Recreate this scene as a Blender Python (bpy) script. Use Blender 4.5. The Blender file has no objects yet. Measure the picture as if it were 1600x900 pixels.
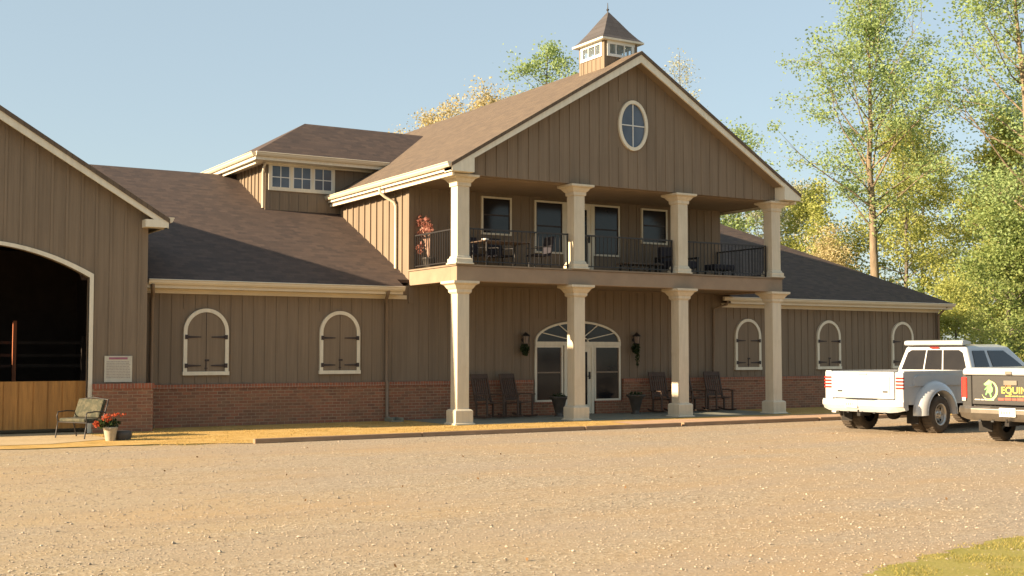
import bpy, math, random
from mathutils import Vector, Matrix
R=math.radians
C=bpy.context.scene.collection
# ------------------------------------------------------------------ helpers
class MB:
    def __init__(s): s.v=[]; s.f=[]; s.m=[]; s.sm=[]
    def add(s,vs,fs,mi=0,M=None,smooth=False):
        b=len(s.v)
        for v in vs:
            v=Vector(v); s.v.append(M@v if M else v)
        for f in fs: s.f.append([b+i for i in f]); s.m.append(mi); s.sm.append(smooth)
        return s
    def box(s,x0,x1,y0,y1,z0,z1,mi=0,M=None):
        vs=[(x0,y0,z0),(x1,y0,z0),(x1,y1,z0),(x0,y1,z0),(x0,y0,z1),(x1,y0,z1),(x1,y1,z1),(x0,y1,z1)]
        return s.add(vs,[(0,3,2,1),(4,5,6,7),(0,1,5,4),(1,2,6,5),(2,3,7,6),(3,0,4,7)],mi,M)
    def prism(s,poly,axis,a,b,mi=0,M=None,smooth=False):
        # poly: 2D points; axis 'y': (x,z) extruded in y; 'x': (y,z) extruded in x; 'z': (x,y)
        def P(p,t):
            return {'y':(p[0],t,p[1]),'x':(t,p[0],p[1]),'z':(p[0],p[1],t)}[axis]
        n=len(poly); vs=[P(p,a) for p in poly]+[P(p,b) for p in poly]
        fs=[list(range(n)),list(range(2*n-1,n-1,-1))]
        s.add(vs,fs,mi,M)
        s.add(vs,[(i,(i+1)%n,n+(i+1)%n,n+i) for i in range(n)],mi,M,smooth)
        return s
    def ring(s,outer,inner,axis,a,b,mi=0,closed=True,M=None):
        def P(p,t): return {'y':(p[0],t,p[1]),'x':(t,p[0],p[1]),'z':(p[0],p[1],t)}[axis]
        n=len(outer); vs=[P(p,a) for p in outer]+[P(p,a) for p in inner]+[P(p,b) for p in outer]+[P(p,b) for p in inner]
        fs=[]
        for i in range(n if closed else n-1):
            j=(i+1)%n
            fs+=[(i,j,n+j,n+i),(2*n+i,3*n+i,3*n+j,2*n+j),(i,2*n+i,2*n+j,j),(n+i,n+j,3*n+j,3*n+i)]
        if not closed: fs+=[(0,n,3*n,2*n),(n-1,3*n-1,4*n-1,2*n-1)]
        return s.add(vs,fs,mi,M)
    def tube(s,pts,rad,n=6,mi=0,cap=True,M=None,smooth=True):
        pts=[Vector(p) for p in pts]
        if not isinstance(rad,(list,tuple)): rad=[rad]*len(pts)
        vs=[];fs=[]; prev=None
        for i,p in enumerate(pts):
            d=(pts[min(i+1,len(pts)-1)]-pts[max(i-1,0)]).normalized()
            if prev is None:
                u=d.cross(Vector((0,0,1)))
                if u.length<.05: u=d.cross(Vector((1,0,0)))
            else: u=prev-d*prev.dot(d)
            u.normalize(); w=d.cross(u); prev=u
            for k in range(n):
                a=2*math.pi*k/n; vs.append(p+(u*math.cos(a)+w*math.sin(a))*rad[i])
        for i in range(len(pts)-1):
            for k in range(n):
                k2=(k+1)%n; fs.append((i*n+k,i*n+k2,(i+1)*n+k2,(i+1)*n+k))
        s.add(vs,fs,mi,M,smooth)
        if cap: s.add(vs,[list(range(n-1,-1,-1)),list(range((len(pts)-1)*n,len(pts)*n))],mi,M)
        return s
    def lathe(s,prof,c,n=20,mi=0,rot=0,axis='z',M=None,smooth=True,sc=1.0,cap=True):
        vs=[];fs=[]
        for (r,h) in prof:
            for k in range(n):
                a=rot+2*math.pi*k/n; ca,sa=math.cos(a)*r*sc,math.sin(a)*r*sc
                vs.append({'z':(c[0]+ca,c[1]+sa,c[2]+h),'y':(c[0]+ca,c[1]+h,c[2]+sa),'x':(c[0]+h,c[1]+ca,c[2]+sa)}[axis])
        for i in range(len(prof)-1):
            for k in range(n):
                k2=(k+1)%n; fs.append((i*n+k,i*n+k2,(i+1)*n+k2,(i+1)*n+k))
        s.add(vs,fs,mi,M,smooth)
        if cap: s.add(vs,[list(range(n-1,-1,-1)),list(range((len(prof)-1)*n,len(prof)*n))],mi,M)
        return s
    def mesh(s,name,mats,off=None,bevel=0):
        me=bpy.data.meshes.new(name); o=off or Vector((0,0,0))
        me.from_pydata([tuple(v-o) for v in s.v],[],s.f)
        for m in (mats if isinstance(mats,(list,tuple)) else [mats]): me.materials.append(m)
        me.polygons.foreach_set('material_index',s.m); me.polygons.foreach_set('use_smooth',s.sm)
        me.update(); return me

def link(name,me,parent=None,bevel=0):
    o=bpy.data.objects.new(name,me); C.objects.link(o)
    if parent: o.parent=parent
    if bevel:
        b=o.modifiers.new('bevel','BEVEL'); b.width=bevel; b.segments=2; b.limit_method='ANGLE'; b.angle_limit=R(35)
    return o
def wloc(o):
    l=Vector(o.location)
    while o.parent: o=o.parent; l=l+Vector(o.location)
    return l
def part(name,mb,mat,parent,bevel=0,label=None,world=True,kind=None):
    off=wloc(parent) if world else Vector((0,0,0))
    o=link(name,mb.mesh(name,mat,off),parent,bevel)
    if label: o['label']=label
    if kind: o['kind']=kind
    return o
def tag(o,label,cat,group=None,kind=None):
    o['label']=label; o['category']=cat
    if group: o['group']=group
    if kind: o['kind']=kind
    return o
def thing(name,loc,label,cat,rz=0,group=None):
    o=bpy.data.objects.new(name,None); C.objects.link(o); o.location=loc; o.rotation_euler=(0,0,rz); o.empty_display_size=.2
    return tag(o,label,cat,group)
def whole(name,mb,mat,label,cat,loc=(0,0,0),group=None,kind=None,bevel=0):
    o=link(name,mb.mesh(name,mat,Vector(loc)),None,bevel); o.location=loc
    return tag(o,label,cat,group,kind)
def struct(name,mb,mat):
    o=link(name,mb.mesh(name,mat)); o['kind']='structure'; return o
def dup(root,loc,rz,label,group=None):
    r=root.copy(); C.objects.link(r); r.location=loc; r.rotation_euler=(0,0,rz); r['label']=label
    if group: r['group']=group
    for ch in list(root.children):
        c=ch.copy(); C.objects.link(c); c.parent=r
        for g in list(ch.children):
            d=g.copy(); C.objects.link(d); d.parent=c
    return r

# ------------------------------------------------------------------ materials
def mat(name):
    m=bpy.data.materials.new(name); m.use_nodes=True; nt=m.node_tree
    b=nt.nodes['Principled BSDF']; return m,nt,b
def N(nt,t,**k):
    n=nt.nodes.new(t)
    for a,v in k.items():
        if a in n.inputs.keys() if isinstance(a,str) else False: n.inputs[a].default_value=v
        else: setattr(n,a,v)
    return n
def ramp(nt,fac,stops):
    r=nt.nodes.new('ShaderNodeValToRGB'); e=r.color_ramp.elements
    while len(e)<len(stops): e.new(.5)
    for i,(p,c) in enumerate(stops): e[i].position=p; e[i].color=(*c,1)
    nt.links.new(fac,r.inputs[0]); return r.outputs[0]
def noise(nt,vec,scale,detail=4,rough=.6):
    n=nt.nodes.new('ShaderNodeTexNoise'); n.inputs['Scale'].default_value=scale; n.inputs['Detail'].default_value=detail; n.inputs['Roughness'].default_value=rough
    if vec: nt.links.new(vec,n.inputs['Vector'])
    return n.outputs['Fac']
def coord(nt,scale=(1,1,1),swiz=None):
    t=nt.nodes.new('ShaderNodeTexCoord'); o=t.outputs['Object']
    if swiz:
        s=nt.nodes.new('ShaderNodeSeparateXYZ'); c=nt.nodes.new('ShaderNodeCombineXYZ'); nt.links.new(o,s.inputs[0])
        for i,a in enumerate(swiz):
            if a in 'XYZ': nt.links.new(s.outputs['XYZ'.index(a)],c.inputs[i])
        o=c.outputs[0]
    m=nt.nodes.new('ShaderNodeMapping'); m.inputs['Scale'].default_value=scale; nt.links.new(o,m.inputs[0]); return m.outputs[0]
def mix(nt,f,a,b,mode='MIX'):
    m=nt.nodes.new('ShaderNodeMix'); m.data_type='RGBA'; m.blend_type=mode
    for s,v in ((0,f),(6,a),(7,b)):
        if isinstance(v,(int,float)): m.inputs[s].default_value=v
        elif isinstance(v,tuple): m.inputs[s].default_value=(*v,1)
        else: nt.links.new(v,m.inputs[s])
    return m.outputs[2]
def bump(nt,b,h,strength=.3,dist=.02):
    n=nt.nodes.new('ShaderNodeBump'); n.inputs['Strength'].default_value=strength; n.inputs['Distance'].default_value=dist
    nt.links.new(h,n.inputs['Height']); nt.links.new(n.outputs[0],b.inputs['Normal'])
def paint(name,c,rough=.6,var=.12,scale=3,vert=False,metal=0,bumpy=0,spec=.5,coat=0):
    m,nt,b=mat(name); v=coord(nt,(1,1,.12) if vert else (1,1,1))
    f=noise(nt,v,scale*(6 if vert else 1),5); d=tuple(x*(1-var) for x in c); l=tuple(min(1,x*(1+var)) for x in c)
    col=ramp(nt,f,[(.3,d),(.7,l)]); nt.links.new(col,b.inputs['Base Color'])
    b.inputs['Roughness'].default_value=rough; b.inputs['Metallic'].default_value=metal; b.inputs['Specular IOR Level'].default_value=spec
    b.inputs['Coat Weight'].default_value=coat; b.inputs['Coat Roughness'].default_value=.05
    if bumpy: bump(nt,b,noise(nt,coord(nt),60,3),bumpy,.005)
    return m
def grimy(name,c,rough=.5):
    m,nt,b=mat(name); f=noise(nt,coord(nt,(9,9,.9)),1.3,5,.65); g=noise(nt,coord(nt),2.2,5,.7)
    col=ramp(nt,f,[(.3,tuple(x*.86 for x in c)),(.65,c)]); col=mix(nt,ramp(nt,g,[(.5,(0,0,0)),(.75,(.5,.5,.5))]),col,tuple(x*k for x,k in zip(c,(.78,.74,.66))))
    nt.links.new(col,b.inputs['Base Color']); b.inputs['Roughness'].default_value=rough; bump(nt,b,noise(nt,coord(nt),40,3),.12,.004); return m
def siding_mat():
    m,nt,b=mat('siding_paint'); base=(.215,.163,.114)
    g=noise(nt,coord(nt,(26,26,.8)),1.0,4); w=noise(nt,coord(nt),.7,4); s=noise(nt,coord(nt,(5,5,.25)),1.0,3)
    c=ramp(nt,g,[(.3,tuple(x*.82 for x in base)),(.7,tuple(x*1.14 for x in base))])
    c=mix(nt,.35,c,ramp(nt,w,[(.3,(.175,.135,.095)),(.7,(.235,.178,.122))]))
    c=mix(nt,ramp(nt,s,[(.50,(0,0,0)),(.72,(.65,.65,.65))]),c,(.155,.118,.083))
    nt.links.new(c,b.inputs['Base Color']); b.inputs['Roughness'].default_value=.75; b.inputs['Specular IOR Level'].default_value=.25
    bump(nt,b,g,.25,.006); return m
def brick_mat():
    m,nt,b=mat('red_brick'); v=coord(nt,(1,1,1),'XZ0')
    def bt(c1,c2,mo):
        t=nt.nodes.new('ShaderNodeTexBrick'); t.offset=.5; nt.links.new(v,t.inputs['Vector'])
        t.inputs['Scale'].default_value=1; t.inputs['Brick Width'].default_value=.205; t.inputs['Row Height'].default_value=.073
        t.inputs['Mortar Size'].default_value=.006; t.inputs['Mortar Smooth'].default_value=.2; t.inputs['Bias'].default_value=-.1
        t.inputs['Color1'].default_value=(*c1,1); t.inputs['Color2'].default_value=(*c2,1); t.inputs['Mortar'].default_value=(*mo,1); return t
    t=bt((.29,.11,.06),(.16,.075,.048),(.36,.28,.18))
    bl=noise(nt,coord(nt,(4,4,9)),1.2,3); big=noise(nt,coord(nt),1.1,3)
    c=mix(nt,ramp(nt,bl,[(.45,(0,0,0)),(.7,(.5,.5,.5))]),t.outputs['Color'],(.33,.20,.115))
    c=mix(nt,ramp(nt,big,[(.4,(0,0,0)),(.75,(.45,.45,.45))]),c,(.2,.11,.06))
    nt.links.new(c,b.inputs['Base Color']); b.inputs['Roughness'].default_value=.9
    inv=nt.nodes.new('ShaderNodeMath'); inv.operation='SUBTRACT'; inv.inputs[0].default_value=1; nt.links.new(t.outputs['Fac'],inv.inputs[1])
    bump(nt,b,inv.outputs[0],.6,.01); return m
def soldier_mat():
    m,nt,b=mat('rowlock_brick'); v=coord(nt,(1,1,1),'XZ0')
    t=nt.nodes.new('ShaderNodeTexBrick'); t.offset=0; nt.links.new(v,t.inputs['Vector']); t.inputs['Scale'].default_value=1
    t.inputs['Brick Width'].default_value=.073; t.inputs['Row Height'].default_value=.3; t.inputs['Mortar Size'].default_value=.006
    t.inputs['Color1'].default_value=(.34,.11,.055,1); t.inputs['Color2'].default_value=(.22,.08,.05,1); t.inputs['Mortar'].default_value=(.3,.24,.17,1)
    nt.links.new(t.outputs['Color'],b.inputs['Base Color']); b.inputs['Roughness'].default_value=.9; return m
def shingle_mat(name,swiz,k=(1,1,1),c1=(.068,.047,.039),c2=(.036,.028,.028)):
    m,nt,b=mat(name); v=coord(nt,k,swiz)
    t=nt.nodes.new('ShaderNodeTexBrick'); t.offset=.37; nt.links.new(v,t.inputs['Vector']); t.inputs['Scale'].default_value=1
    t.inputs['Brick Width'].default_value=.23; t.inputs['Row Height'].default_value=.14; t.inputs['Mortar Size'].default_value=.007
    t.inputs['Color1'].default_value=(*c1,1); t.inputs['Color2'].default_value=(*c2,1); t.inputs['Mortar'].default_value=(.04,.03,.026,1); t.inputs['Bias'].default_value=0
    g=noise(nt,coord(nt),90,2); w=noise(nt,coord(nt),.9,4)
    c=mix(nt,ramp(nt,g,[(.35,(0,0,0)),(.7,(.6,.6,.6))]),t.outputs['Color'],tuple(x*1.5 for x in c1))
    c=mix(nt,ramp(nt,w,[(.35,(0,0,0)),(.75,(.4,.4,.4))]),c,tuple(x*.8 for x in c1))
    nt.links.new(c,b.inputs['Base Color']); b.inputs['Roughness'].default_value=.85; b.inputs['Specular IOR Level'].default_value=.3
    bump(nt,b,mix(nt,.4,t.outputs['Color'],g),.5,.02); return m
def glass_mat(name,c=(.02,.025,.03),rough=.04):
    m,nt,b=mat(name); f=noise(nt,coord(nt),1.3,2); nt.links.new(ramp(nt,f,[(.3,c),(.7,tuple(x*1.8 for x in c))]),b.inputs['Base Color'])
    b.inputs['Roughness'].default_value=rough; b.inputs['Specular IOR Level'].default_value=.5; b.inputs['IOR'].default_value=1.45
    bump(nt,b,noise(nt,coord(nt),.9,1),.05,.02); return m
def gravel_mat():
    m,nt,b=mat('gravel'); v=coord(nt)
    def vor(scale,feat='F1'):
        n=nt.nodes.new('ShaderNodeTexVoronoi'); n.feature=feat; n.inputs['Scale'].default_value=scale; nt.links.new(v,n.inputs['Vector']); return n
    a=vor(34); a2=vor(75); a3=vor(9)
    sep=nt.nodes.new('ShaderNodeSeparateColor'); nt.links.new(a.outputs['Color'],sep.inputs[0])
    sep2=nt.nodes.new('ShaderNodeSeparateColor'); nt.links.new(a2.outputs['Color'],sep2.inputs[0])
    c=ramp(nt,sep.outputs[0],[(0,(.10,.08,.06)),(.2,(.25,.20,.14)),(.55,(.36,.29,.205)),(.85,(.45,.37,.27)),(1,(.62,.55,.44))])
    c2=ramp(nt,sep2.outputs[1],[(0,(.13,.10,.07)),(.5,(.33,.265,.18)),(1,(.48,.39,.28))])
    c=mix(nt,.45,c,c2)
    hf=noise(nt,coord(nt,(1,1,1)),7,6,.8); c=mix(nt,ramp(nt,hf,[(.35,(.5,.5,.5)),(.5,(0,0,0))]),c,(.20,.15,.10)); c=mix(nt,ramp(nt,hf,[(.55,(0,0,0)),(.7,(.4,.4,.4))]),c,(.47,.38,.27))
    dirt=noise(nt,coord(nt,(.35,.8,1)),.55,6,.65)
    c=mix(nt,ramp(nt,dirt,[(.42,(0,0,0)),(.66,(.75,.75,.75))]),c,(.38,.26,.14))
    big=noise(nt,coord(nt,(.5,1.6,1)),.35,5,.6); c=mix(nt,ramp(nt,big,[(.45,(0,0,0)),(.6,(.45,.45,.45))]),c,(.30,.25,.20))
    tx=nt.nodes.new('ShaderNodeTexCoord'); sx=nt.nodes.new('ShaderNodeSeparateXYZ'); nt.links.new(tx.outputs['Object'],sx.inputs[0])
    mr=nt.nodes.new('ShaderNodeMapRange'); mr.inputs[1].default_value=9; mr.inputs[2].default_value=1; mr.inputs[3].default_value=0; mr.inputs[4].default_value=.42; nt.links.new(sx.outputs[0],mr.inputs[0])
    lane=noise(nt,coord(nt,(.25,1.1,1)),.9,5,.6); lm=nt.nodes.new('ShaderNodeMath'); lm.operation='MULTIPLY'; nt.links.new(mr.outputs[0],lm.inputs[0]); nt.links.new(ramp(nt,lane,[(.35,(.3,.3,.3)),(.62,(1,1,1))]),lm.inputs[1])
    c=mix(nt,lm.outputs[0],c,(.40,.305,.165))
    st=noise(nt,coord(nt,(.12,1.6,1)),.8,4,.55); c=mix(nt,ramp(nt,st,[(.56,(0,0,0)),(.7,(.35,.35,.35))]),c,(.27,.2,.13))
    nt.links.new(c,b.inputs['Base Color']); b.inputs['Roughness'].default_value=.95; b.inputs['Specular IOR Level'].default_value=.15
    h=nt.nodes.new('ShaderNodeMath'); h.operation='ADD'; nt.links.new(a.outputs['Distance'],h.inputs[0]); 
    mm=nt.nodes.new('ShaderNodeMath'); mm.operation='MULTIPLY'; mm.inputs[1].default_value=1.6; nt.links.new(noise(nt,v,30,6,.8),mm.inputs[0]); nt.links.new(mm.outputs[0],h.inputs[1])
    bump(nt,b,h.outputs[0],.33,.018); return m
def ground_mat(name,cols,sc=3.0,bs=.6):
    m,nt,b=mat(name); v=coord(nt); f=noise(nt,v,sc,8,.7); g=noise(nt,coord(nt,(1,3,1)),22,4,.7)
    c=ramp(nt,f,cols); c=mix(nt,ramp(nt,g,[(.35,(.55,.55,.55)),(.65,(0,0,0))]),c,tuple(x*.55 for x in cols[1][1]))
    nt.links.new(c,b.inputs['Base Color']); b.inputs['Roughness'].default_value=1; b.inputs['Specular IOR Level'].default_value=.1
    bump(nt,b,g,bs,.03); return m
def leaf_mat(name,c,c2):
    m,nt,b=mat(name); g=nt.nodes.new('ShaderNodeNewGeometry'); 
    col=ramp(nt,g.outputs['Random Per Island'],[(0,c),(.55,tuple((a+d)/2 for a,d in zip(c,c2))),(1,c2)])
    nt.links.new(col,b.inputs['Base Color']); b.inputs['Roughness'].default_value=.6; b.inputs['Specular IOR Level'].default_value=.3
    t=nt.nodes.new('ShaderNodeBsdfTranslucent'); nt.links.new(col,t.inputs[0]); ms=nt.nodes.new('ShaderNodeMixShader'); ms.inputs[0].default_value=.5
    out=nt.nodes['Material Output']; nt.links.new(b.outputs[0],ms.inputs[1]); nt.links.new(t.outputs[0],ms.inputs[2]); nt.links.new(ms.outputs[0],out.inputs[0]); return m
def bark_mat(name,c=(.2,.15,.1)):
    m,nt,b=mat(name); f=noise(nt,coord(nt,(6,6,1.2)),1.5,5,.7); nt.links.new(ramp(nt,f,[(.3,tuple(x*.5 for x in c)),(.7,tuple(x*1.3 for x in c))]),b.inputs['Base Color'])
    b.inputs['Roughness'].default_value=.9; bump(nt,b,f,.6,.03); return m
def wood_mat(name,c,vert=True,boards=0):
    m,nt,b=mat(name); f=noise(nt,coord(nt,(14,14,1) if vert else (1,14,14)),1.2,5,.65); w=noise(nt,coord(nt,(2.2,2.2,.4)),1,3)
    col=ramp(nt,f,[(.3,tuple(x*.65 for x in c)),(.7,tuple(x*1.2 for x in c))]); col=mix(nt,ramp(nt,w,[(.4,(0,0,0)),(.7,(.5,.5,.5))]),col,tuple(x*.6 for x in c))
    nt.links.new(col,b.inputs['Base Color']); b.inputs['Roughness'].default_value=.7; bump(nt,b,f,.3,.005); return m

SID=siding_mat(); BRK=brick_mat(); SOL=soldier_mat()
TRIM=grimy('cream_trim',(.74,.68,.54)); COLM=grimy('column_paint',(.62,.545,.41))
GUT=paint('gutter_metal',(.62,.54,.40),.35,.06,2); BEAM=paint('beam_paint',(.265,.19,.125),.7,.12,2,vert=False)
SOFF=paint('soffit',(.22,.165,.11),.8,.1,2); DARKSP=paint('brown_downspout',(.20,.145,.10),.5,.12,2)
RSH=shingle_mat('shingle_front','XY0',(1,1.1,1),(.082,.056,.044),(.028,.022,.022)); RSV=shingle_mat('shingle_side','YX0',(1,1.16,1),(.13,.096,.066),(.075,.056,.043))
RSC=shingle_mat('shingle_cupola','XZ0',(1,1,1),(.075,.068,.068),(.05,.047,.05))
GLS=glass_mat('window_glass',(.012,.011,.012),.12); GLU=glass_mat('reflective_glass',(.06,.075,.10),.08); IRON=paint('black_iron',(.02,.017,.016),.5,.2,8)
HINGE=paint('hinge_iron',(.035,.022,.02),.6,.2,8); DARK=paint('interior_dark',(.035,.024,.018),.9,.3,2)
PLY=wood_mat('kick_boards',(.40,.19,.045)); POSTM=wood_mat('stall_post',(.42,.13,.05)); CONC=paint('porch_concrete',(.20,.20,.155),.9,.15,2,bumpy=.3)
WALK=ground_mat('walk_concrete',[(.3,(.42,.27,.17)),(.5,(.52,.34,.22)),(.75,(.58,.42,.29))],2,.2)
STRAW=ground_mat('dry_lawn',[(.28,(.30,.23,.07)),(.45,(.52,.33,.11)),(.6,(.60,.41,.16)),(.78,(.46,.34,.11))],2.0,.4)
GRASS=ground_mat('patchy_grass',[(.3,(.24,.22,.05)),(.5,(.33,.29,.085)),(.62,(.40,.32,.12)),(.75,(.33,.28,.075)),(.85,(.17,.16,.05))],1.3,.5)
FARG=ground_mat('field_ground',[(.3,(.10,.10,.04)),(.5,(.20,.17,.08)),(.75,(.26,.22,.12))],.8,.6)
DIRT=ground_mat('pale_dirt',[(.3,(.44,.33,.19)),(.5,(.52,.40,.24)),(.75,(.57,.45,.29))],1.5,.3)
GRV=gravel_mat(); TIMB=wood_mat('timber',(.30,.19,.11),False); ROCKW=wood_mat('rocker_wood',(.085,.052,.036)); WHITE=paint('white_plastic',(.7,.7,.66),.4,.05,5)
URN=paint('urn_resin',(.06,.05,.04),.6,.25,6); CUSH=paint('dark_cushion',(.025,.022,.03),.9,.3,9); TBL=paint('table_metal',(.10,.07,.05),.4,.2,5)
LEAFD=leaf_mat('dark_leaf',(.03,.05,.02),(.06,.09,.03)); REDL=leaf_mat('red_leaf',(.30,.11,.08),(.45,.22,.16)); REDF=leaf_mat('red_flower',(.42,.06,.025),(.6,.16,.07))
CLAY=paint('pale_clay',(.38,.33,.24),.8,.2,6,bumpy=.3)

# ------------------------------------------------------------------ walls
BAT=.016
def battens(mb,s0,s1,step,lo,hi,axis,face,excl=(),w=.05,M=None,d=BAT):
    # vertical battens on a wall; axis 'x' (wall in XZ at y=face, battens toward -y) or 'y' (wall in YZ at x=face, toward -x)
    n=int((s1-s0)/step+.001)
    for i in range(n+1):
        s=s0+i*step; spans=[(lo(s) if callable(lo) else lo,hi(s) if callable(hi) else hi)]
        for (a,b,c,e) in excl:
            if a-w<s<b+w:
                ns=[]
                for (p,q) in spans:
                    if c>p: ns.append((p,min(q,c)))
                    if e<q: ns.append((max(p,e),q))
                spans=[t for t in ns if t[1]-t[0]>.03]
        for (p,q) in spans:
            if q-p<.03: continue
            if axis=='x': mb.box(s-w/2,s+w/2,face-d,face+.004,p,q)
            else: mb.box(face-d,face+.004,s-w/2,s+w/2,p,q)
def arc(cx,cz,rx,rz,a0,a1,n): return [(cx+rx*math.cos(R(a0+(a1-a0)*i/n)),cz+rz*math.sin(R(a0+(a1-a0)*i/n))) for i in range(n+1)]
def gutter(mb,p0,p1,z,out):
    # K-style gutter running from p0 to p1 (xy), top z, out = outward unit vector
    p0=Vector((*p0,0)); p1=Vector((*p1,0)); o=Vector((*out,0)); prof=[(0,0),(.115,0),(.125,-.02),(.105,-.035),(.10,-.07),(.07,-.115),(0,-.12)]
    n=len(prof); vs=[]
    for p in (p0,p1):
        for (d,h) in prof: vs.append(p+o*d+Vector((0,0,z+h)))
    mb.add(vs,[list(range(n)),list(range(2*n-1,n-1,-1))]+[(i,(i+1)%n,n+(i+1)%n,n+i) for i in range(n)])

# ---- riding hall with the gabled front (left)
YB=26.7; HX=3.38; HR=6.98; HM=.61; EX=7.25   # ridge x / ridge z / roof slope / eave x
def hz(x): return HR-HM*abs(x-HX)
hall=thing('gabled_barn',(HX,YB,0),'brown gabled barn at the left edge with a wide arched doorway','barn')
ox0,ox1=HX-2.27,HX+2.27
def archz(x):
    t=(x-HX)/2.27; return 3.27+.66*math.sqrt(max(0,1-t*t))*(1) if abs(t)<1 else 3.27
def archz(x): return 3.94-.125*(x-HX)**2
w=MB(); X0,X1=HX-3.5,6.87
w.box(X0,ox0,YB,YB+.2,0,4.4); w.box(ox1,X1,YB,YB+.2,0,4.4)
xs=[ox0+(ox1-ox0)*i/24 for i in range(25)]
for a,b in zip(xs[:-1],xs[1:]):
    w.add([(a,YB,archz(a)),(b,YB,archz(b)),(b,YB,4.4),(a,YB,4.4),(a,YB+.2,archz(a)),(b,YB+.2,archz(b)),(b,YB+.2,4.4),(a,YB+.2,4.4)],[(0,1,2,3),(7,6,5,4),(0,4,5,1)])
w.prism([(X0,4.4),(X1,4.4),(X1,hz(X1)-.1),(HX,HR-.1),(X0,hz(X0)-.1)],'y',YB,YB+.2)
battens(w,X0+.1,X1-.03,.305,lambda s: archz(s)+.02 if ox0-.05<s<ox1+.05 else 1.02,lambda s:hz(s)-.14,'x',YB)
part('wall',w,SID,hall)
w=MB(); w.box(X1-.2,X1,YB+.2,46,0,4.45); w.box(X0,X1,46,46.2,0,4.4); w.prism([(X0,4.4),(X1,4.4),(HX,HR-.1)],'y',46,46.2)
w.box(X0,X0+.2,YB+.2,30.75,0,4.45); w.box(X0,X0+.2,31.15,46,0,4.45); w.box(X0,X0+.2,30.75,31.15,0,3.15); w.box(X0,X0+.2,30.75,31.15,4.2,4.45)  # unseen slot added in the left wall so sun reaches the stall post
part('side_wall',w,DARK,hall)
w=MB(); w.box(ox1+.09,7.0,YB-.12,YB-.002,0,.93); w.box(6.872,7.0,YB-.003,YB+.98,0,.93)
part('brick_base',w,BRK,hall)
w=MB(); w.box(X0-.1,ox0-.09,YB-.12,YB-.002,0,.93); part('brick_base',w,BRK,hall)
w=MB(); w.box(X0-.1,ox0-.09,YB-.14,YB-.001,.932,1.04); part('brick_cap',w,SOL,hall); w=MB(); w.box(ox1+.09,7.02,YB-.14,YB-.001,.932,1.04); w.box(6.872,7.02,YB,YB+.98,.932,1.04); part('brick_cap',w,SOL,hall)
# roof
YR=26.4
w=MB()
for sgn in (1,-1):
    e=HX+sgn*(EX-HX)
    w.prism([(HX,HR),(e,hz(EX)),(e,hz(EX)-.1),(HX,HR-.1)],'y',YR-.03,46.4)
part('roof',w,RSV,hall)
w=MB()
for sgn in (1,-1):
    e=HX+sgn*(EX-HX-.02); wv=.25
    w.prism([(HX,HR-.03),(e,hz(EX)-.03),(e,hz(EX)-.03-wv*.75),(HX,HR-.03-wv)],'y',YR,YR+.05)
    a,b=sorted((e,HX+sgn*(EX-HX-.52))); w.box(a,b,YR-.012,YB,hz(EX)-.2,hz(EX)-.035)
    w.box(min(e,e-sgn*.05),max(e,e-sgn*.05),YR,46,hz(EX)-.2,hz(EX)-.03)
part('rake_board',w,TRIM,hall)
w=MB(); gutter(w,(EX-.02,YR-.02),(EX-.02,46),hz(EX)+.03,(1,0)); part('gutter',w,GUT,hall)
w=MB(); inner=[(ox1,0)]+[(x,archz(x)) for x in reversed(xs)]+[(ox0,0)]
outer=[(ox1+.085,0)]+[(HX+(x-HX)*1.035,archz(x)+.075) for x in reversed(xs)]+[(ox0-.085,0)]
w.ring(outer,inner,'y',YB-.045,YB+.1,closed=False); part('doorway_trim',w,TRIM,hall)
w=MB(); w.box(ox0-.05,ox1+.02,YB+.21,YB+.26,.1,1.1)
for i in range(16): w.box(ox0+.02+i*.29,ox0+.28+i*.29,YB+.195,YB+.21,.1,1.1)
part('kick_board',w,PLY,hall,label='orange brown plank panel across the arched barn doorway')
w=MB(); w.box(4.73,4.81,30.46,30.54,0,2.45); part('stall_post',w,POSTM,hall,label='reddish wooden post catching sun inside the dark barn')
w=MB()
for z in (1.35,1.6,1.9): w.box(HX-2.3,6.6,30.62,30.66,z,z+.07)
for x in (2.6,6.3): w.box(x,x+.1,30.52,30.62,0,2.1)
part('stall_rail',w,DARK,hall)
w=MB(); w.box(X0,X1,YB+.2,46,-.02,.012); part('floor',w,DIRT,hall)
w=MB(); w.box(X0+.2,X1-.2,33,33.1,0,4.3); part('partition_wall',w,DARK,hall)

# ---- main stable house
YW=27.7; YC=25.15; BX0,BX1=13.72,24.07; CX=18.9; AZ=9.49; BM=.602; EXL=13.33; EXR=2*CX-EXL; YRK=24.75; YEND=45
def bz(x): return AZ-BM*abs(x-CX)
house=thing('stable_house',(CX,YW,0),'long brown batten sided stable with two storey columned porch and low wings','building')
# left wing
ARCHES=[8.48,11.81,25.09,28.48,31.87]
ex=[(a-.5,a+.5,1.15,2.7) for a in ARCHES]
w=MB(); w.box(6.87,BX0,YW,YW+.2,0,3.4); battens(w,7.15,13.3,.278,1.0,3.3,'x',YW,ex)
part('left_wing_wall',w,SID,house)
w=MB(); w.box(BX1,33.65,YW,YW+.2,0,3.4); w.box(33.45,33.65,YW+.2,42,0,3.4); battens(w,24.3,33.5,.278,1.0,3.3,'x',YW,ex); w.box(33.55,33.68,YW-.03,YW,0,3.3)
part('right_wing_wall',w,SID,house)
w=MB(); w.box(7.0,13.62,YW-.07,YW-.001,0,.87); w.box(13.62,17.4,YW-.07,YW-.001,0,.87); w.box(17.4,18.3,YW-.07,YW-.001,0,.33); w.box(19.45,20.4,YW-.07,YW-.001,0,.33); w.box(20.4,33.7,YW-.07,YW-.001,0,.87)
part('brick_base',w,BRK,house)
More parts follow.
